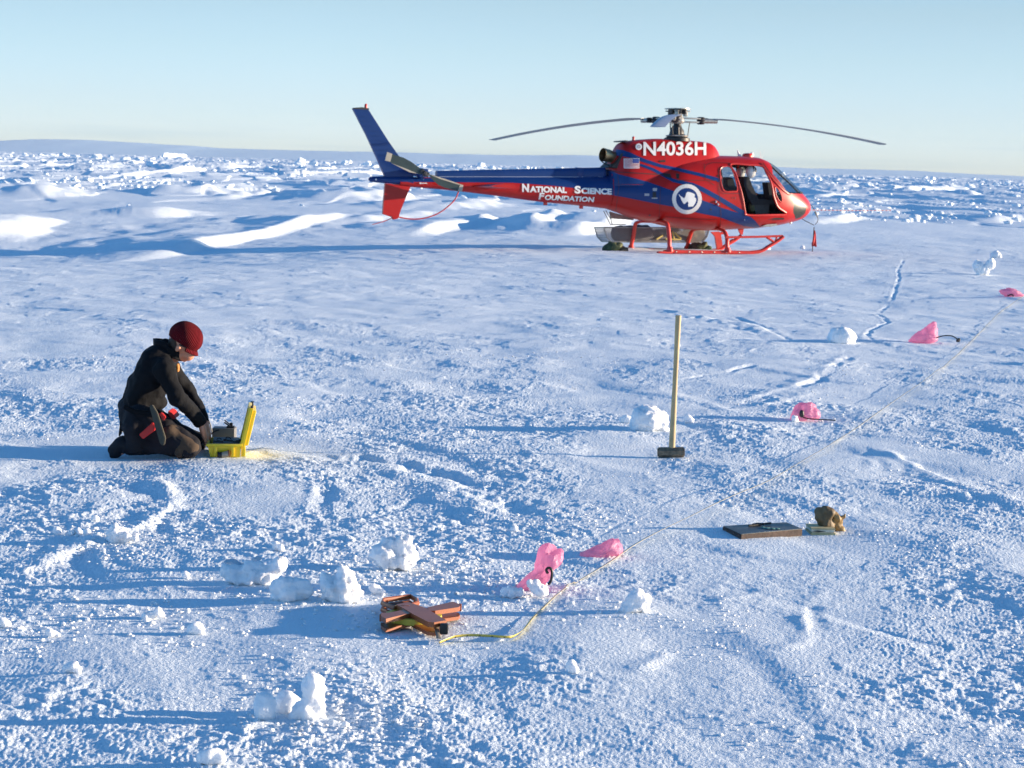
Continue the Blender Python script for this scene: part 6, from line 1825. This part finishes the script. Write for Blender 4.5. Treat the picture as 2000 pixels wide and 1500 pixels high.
for i, (px, py, w, f) in enumerate(spots):
    d = ray(px, py); t = -CAMZ / d.z; x, y = d.x * t, d.y * t
    z = hz(x, y); k = y / FPX
    o = bpy.data.objects.new('ice_block', BMs[i % 9]); COL.objects.link(o)
    hw = w * k / 2 / 1.05
    o.scale = (hw, hw * (.5 + .6 * rs.rand()), max(hw * f, .03))
    o.rotation_euler = (rs.randn() * .18, .12 + abs(rs.randn()) * .25, 1.57 * rs.randint(0, 4) + .62 + rs.randn() * .3)
    o.location = (x, y, z + hw * f * .45)
    up_ = (py - (322 + (px - 1000) * .0276)) < 17
    if px < 735: lb, gr = ('white ice block on the horizon line left of the tail fin', 'ice blocks on the horizon left of the fin') if up_ else ('white ice block in the rubble below the horizon, left of the tail fin', 'ice blocks below the horizon left of the fin')
    elif px < 1400: lb, gr = ('white ice block of the rubble showing over the tail boom', 'ice blocks over the tail boom')
    elif px < 1760: lb, gr = ('white ice block of the rubble just right of the cockpit nose', 'ice blocks right of the nose')
    else: lb, gr = ('white ice block of the rubble near the right frame edge', 'ice blocks near the right edge')
    tag(o, lb, 'ice block', gr)
# tilted slabs that catch the sun
for i, (pa, pb, hpx, lb) in enumerate((((1738,375),(1893,375),8,'longest straight white ice slab, right of the helicopter nose near the horizon'), ((1600,376),(1728,374),6,'long white ice slab left of the longest one near the horizon'), ((318,309),(366,311),8,'box shaped ice slab standing on the horizon at the left'), ((0,378),(66,374),10,'broad white snow slab at the left frame edge below the horizon'))):
    a, b = g0(*pa), g0(*pb); Y0 = (a[1] + b[1]) / 2
    A = on_plane(pa[0], pa[1], Y0); B = on_plane(pb[0], pb[1], Y0 + .75 * abs((pb[0] - pa[0]) * Y0 / FPX)); NS = Vector((.6, -.8, 0)); H_ = hpx * Y0 / FPX
    A.z = hz(A.x, A.y) - .1; B.z = hz(B.x, B.y) - .1
    n = 24; mb = MB(); G = []
    for k in range(n + 1):
        t = k / n; c = A.lerp(B, t); e = min(t, 1 - t) * 14; e = min(1, .35 + e)
        hh = (H_ + .1) * e * (1 + .22 * mnoise.noise(Vector((t * 9, i, 0)))) ; dj = .3 * mnoise.noise(Vector((t * 7, i, 4)))
        G.append([c + NS * (.5 + dj), c + NS * (.38 + dj) + Vector((0, 0, hh * .7)), c + NS * (.05 + dj) + Vector((0, 0, hh)), c - NS * (1.2 + dj) + Vector((0, 0, hh * .96)), c - NS * 2.2])
    mb.grid(G); mb.f.append((0, 1, 2, 3, 4)); m5 = len(mb.v) - 5; mb.f.append(tuple(m5 + j for j in (4, 3, 2, 1, 0)))
    o = mb.build('ice_slab', M_SNOW, None, smooth=False); tag(o, lb, 'ice slab', 'long ice slabs')

# ------------------------------------------------------------------ thin cold haze: the far hills fade into it
mb = MB(); mb.box((0, 4900, 70), (9000, 9960, 150))
hz_o = mb.build('haze', None, None, smooth=False); tag(hz_o, 'thin cold air that pales the far hills', kind='stuff')
mh = bpy.data.materials.new('haze_air'); mh.use_nodes = True; nt = mh.node_tree; nt.nodes.clear()
out = nt.nodes.new('ShaderNodeOutputMaterial'); pv = nt.nodes.new('ShaderNodeVolumePrincipled')
pv.inputs['Color'].default_value = (.80, .90, 1.0, 1); pv.inputs['Density'].default_value = 4e-5; pv.inputs['Anisotropy'].default_value = 0.0
nt.links.new(pv.outputs[0], out.inputs['Volume']); hz_o.data.materials.append(mh)
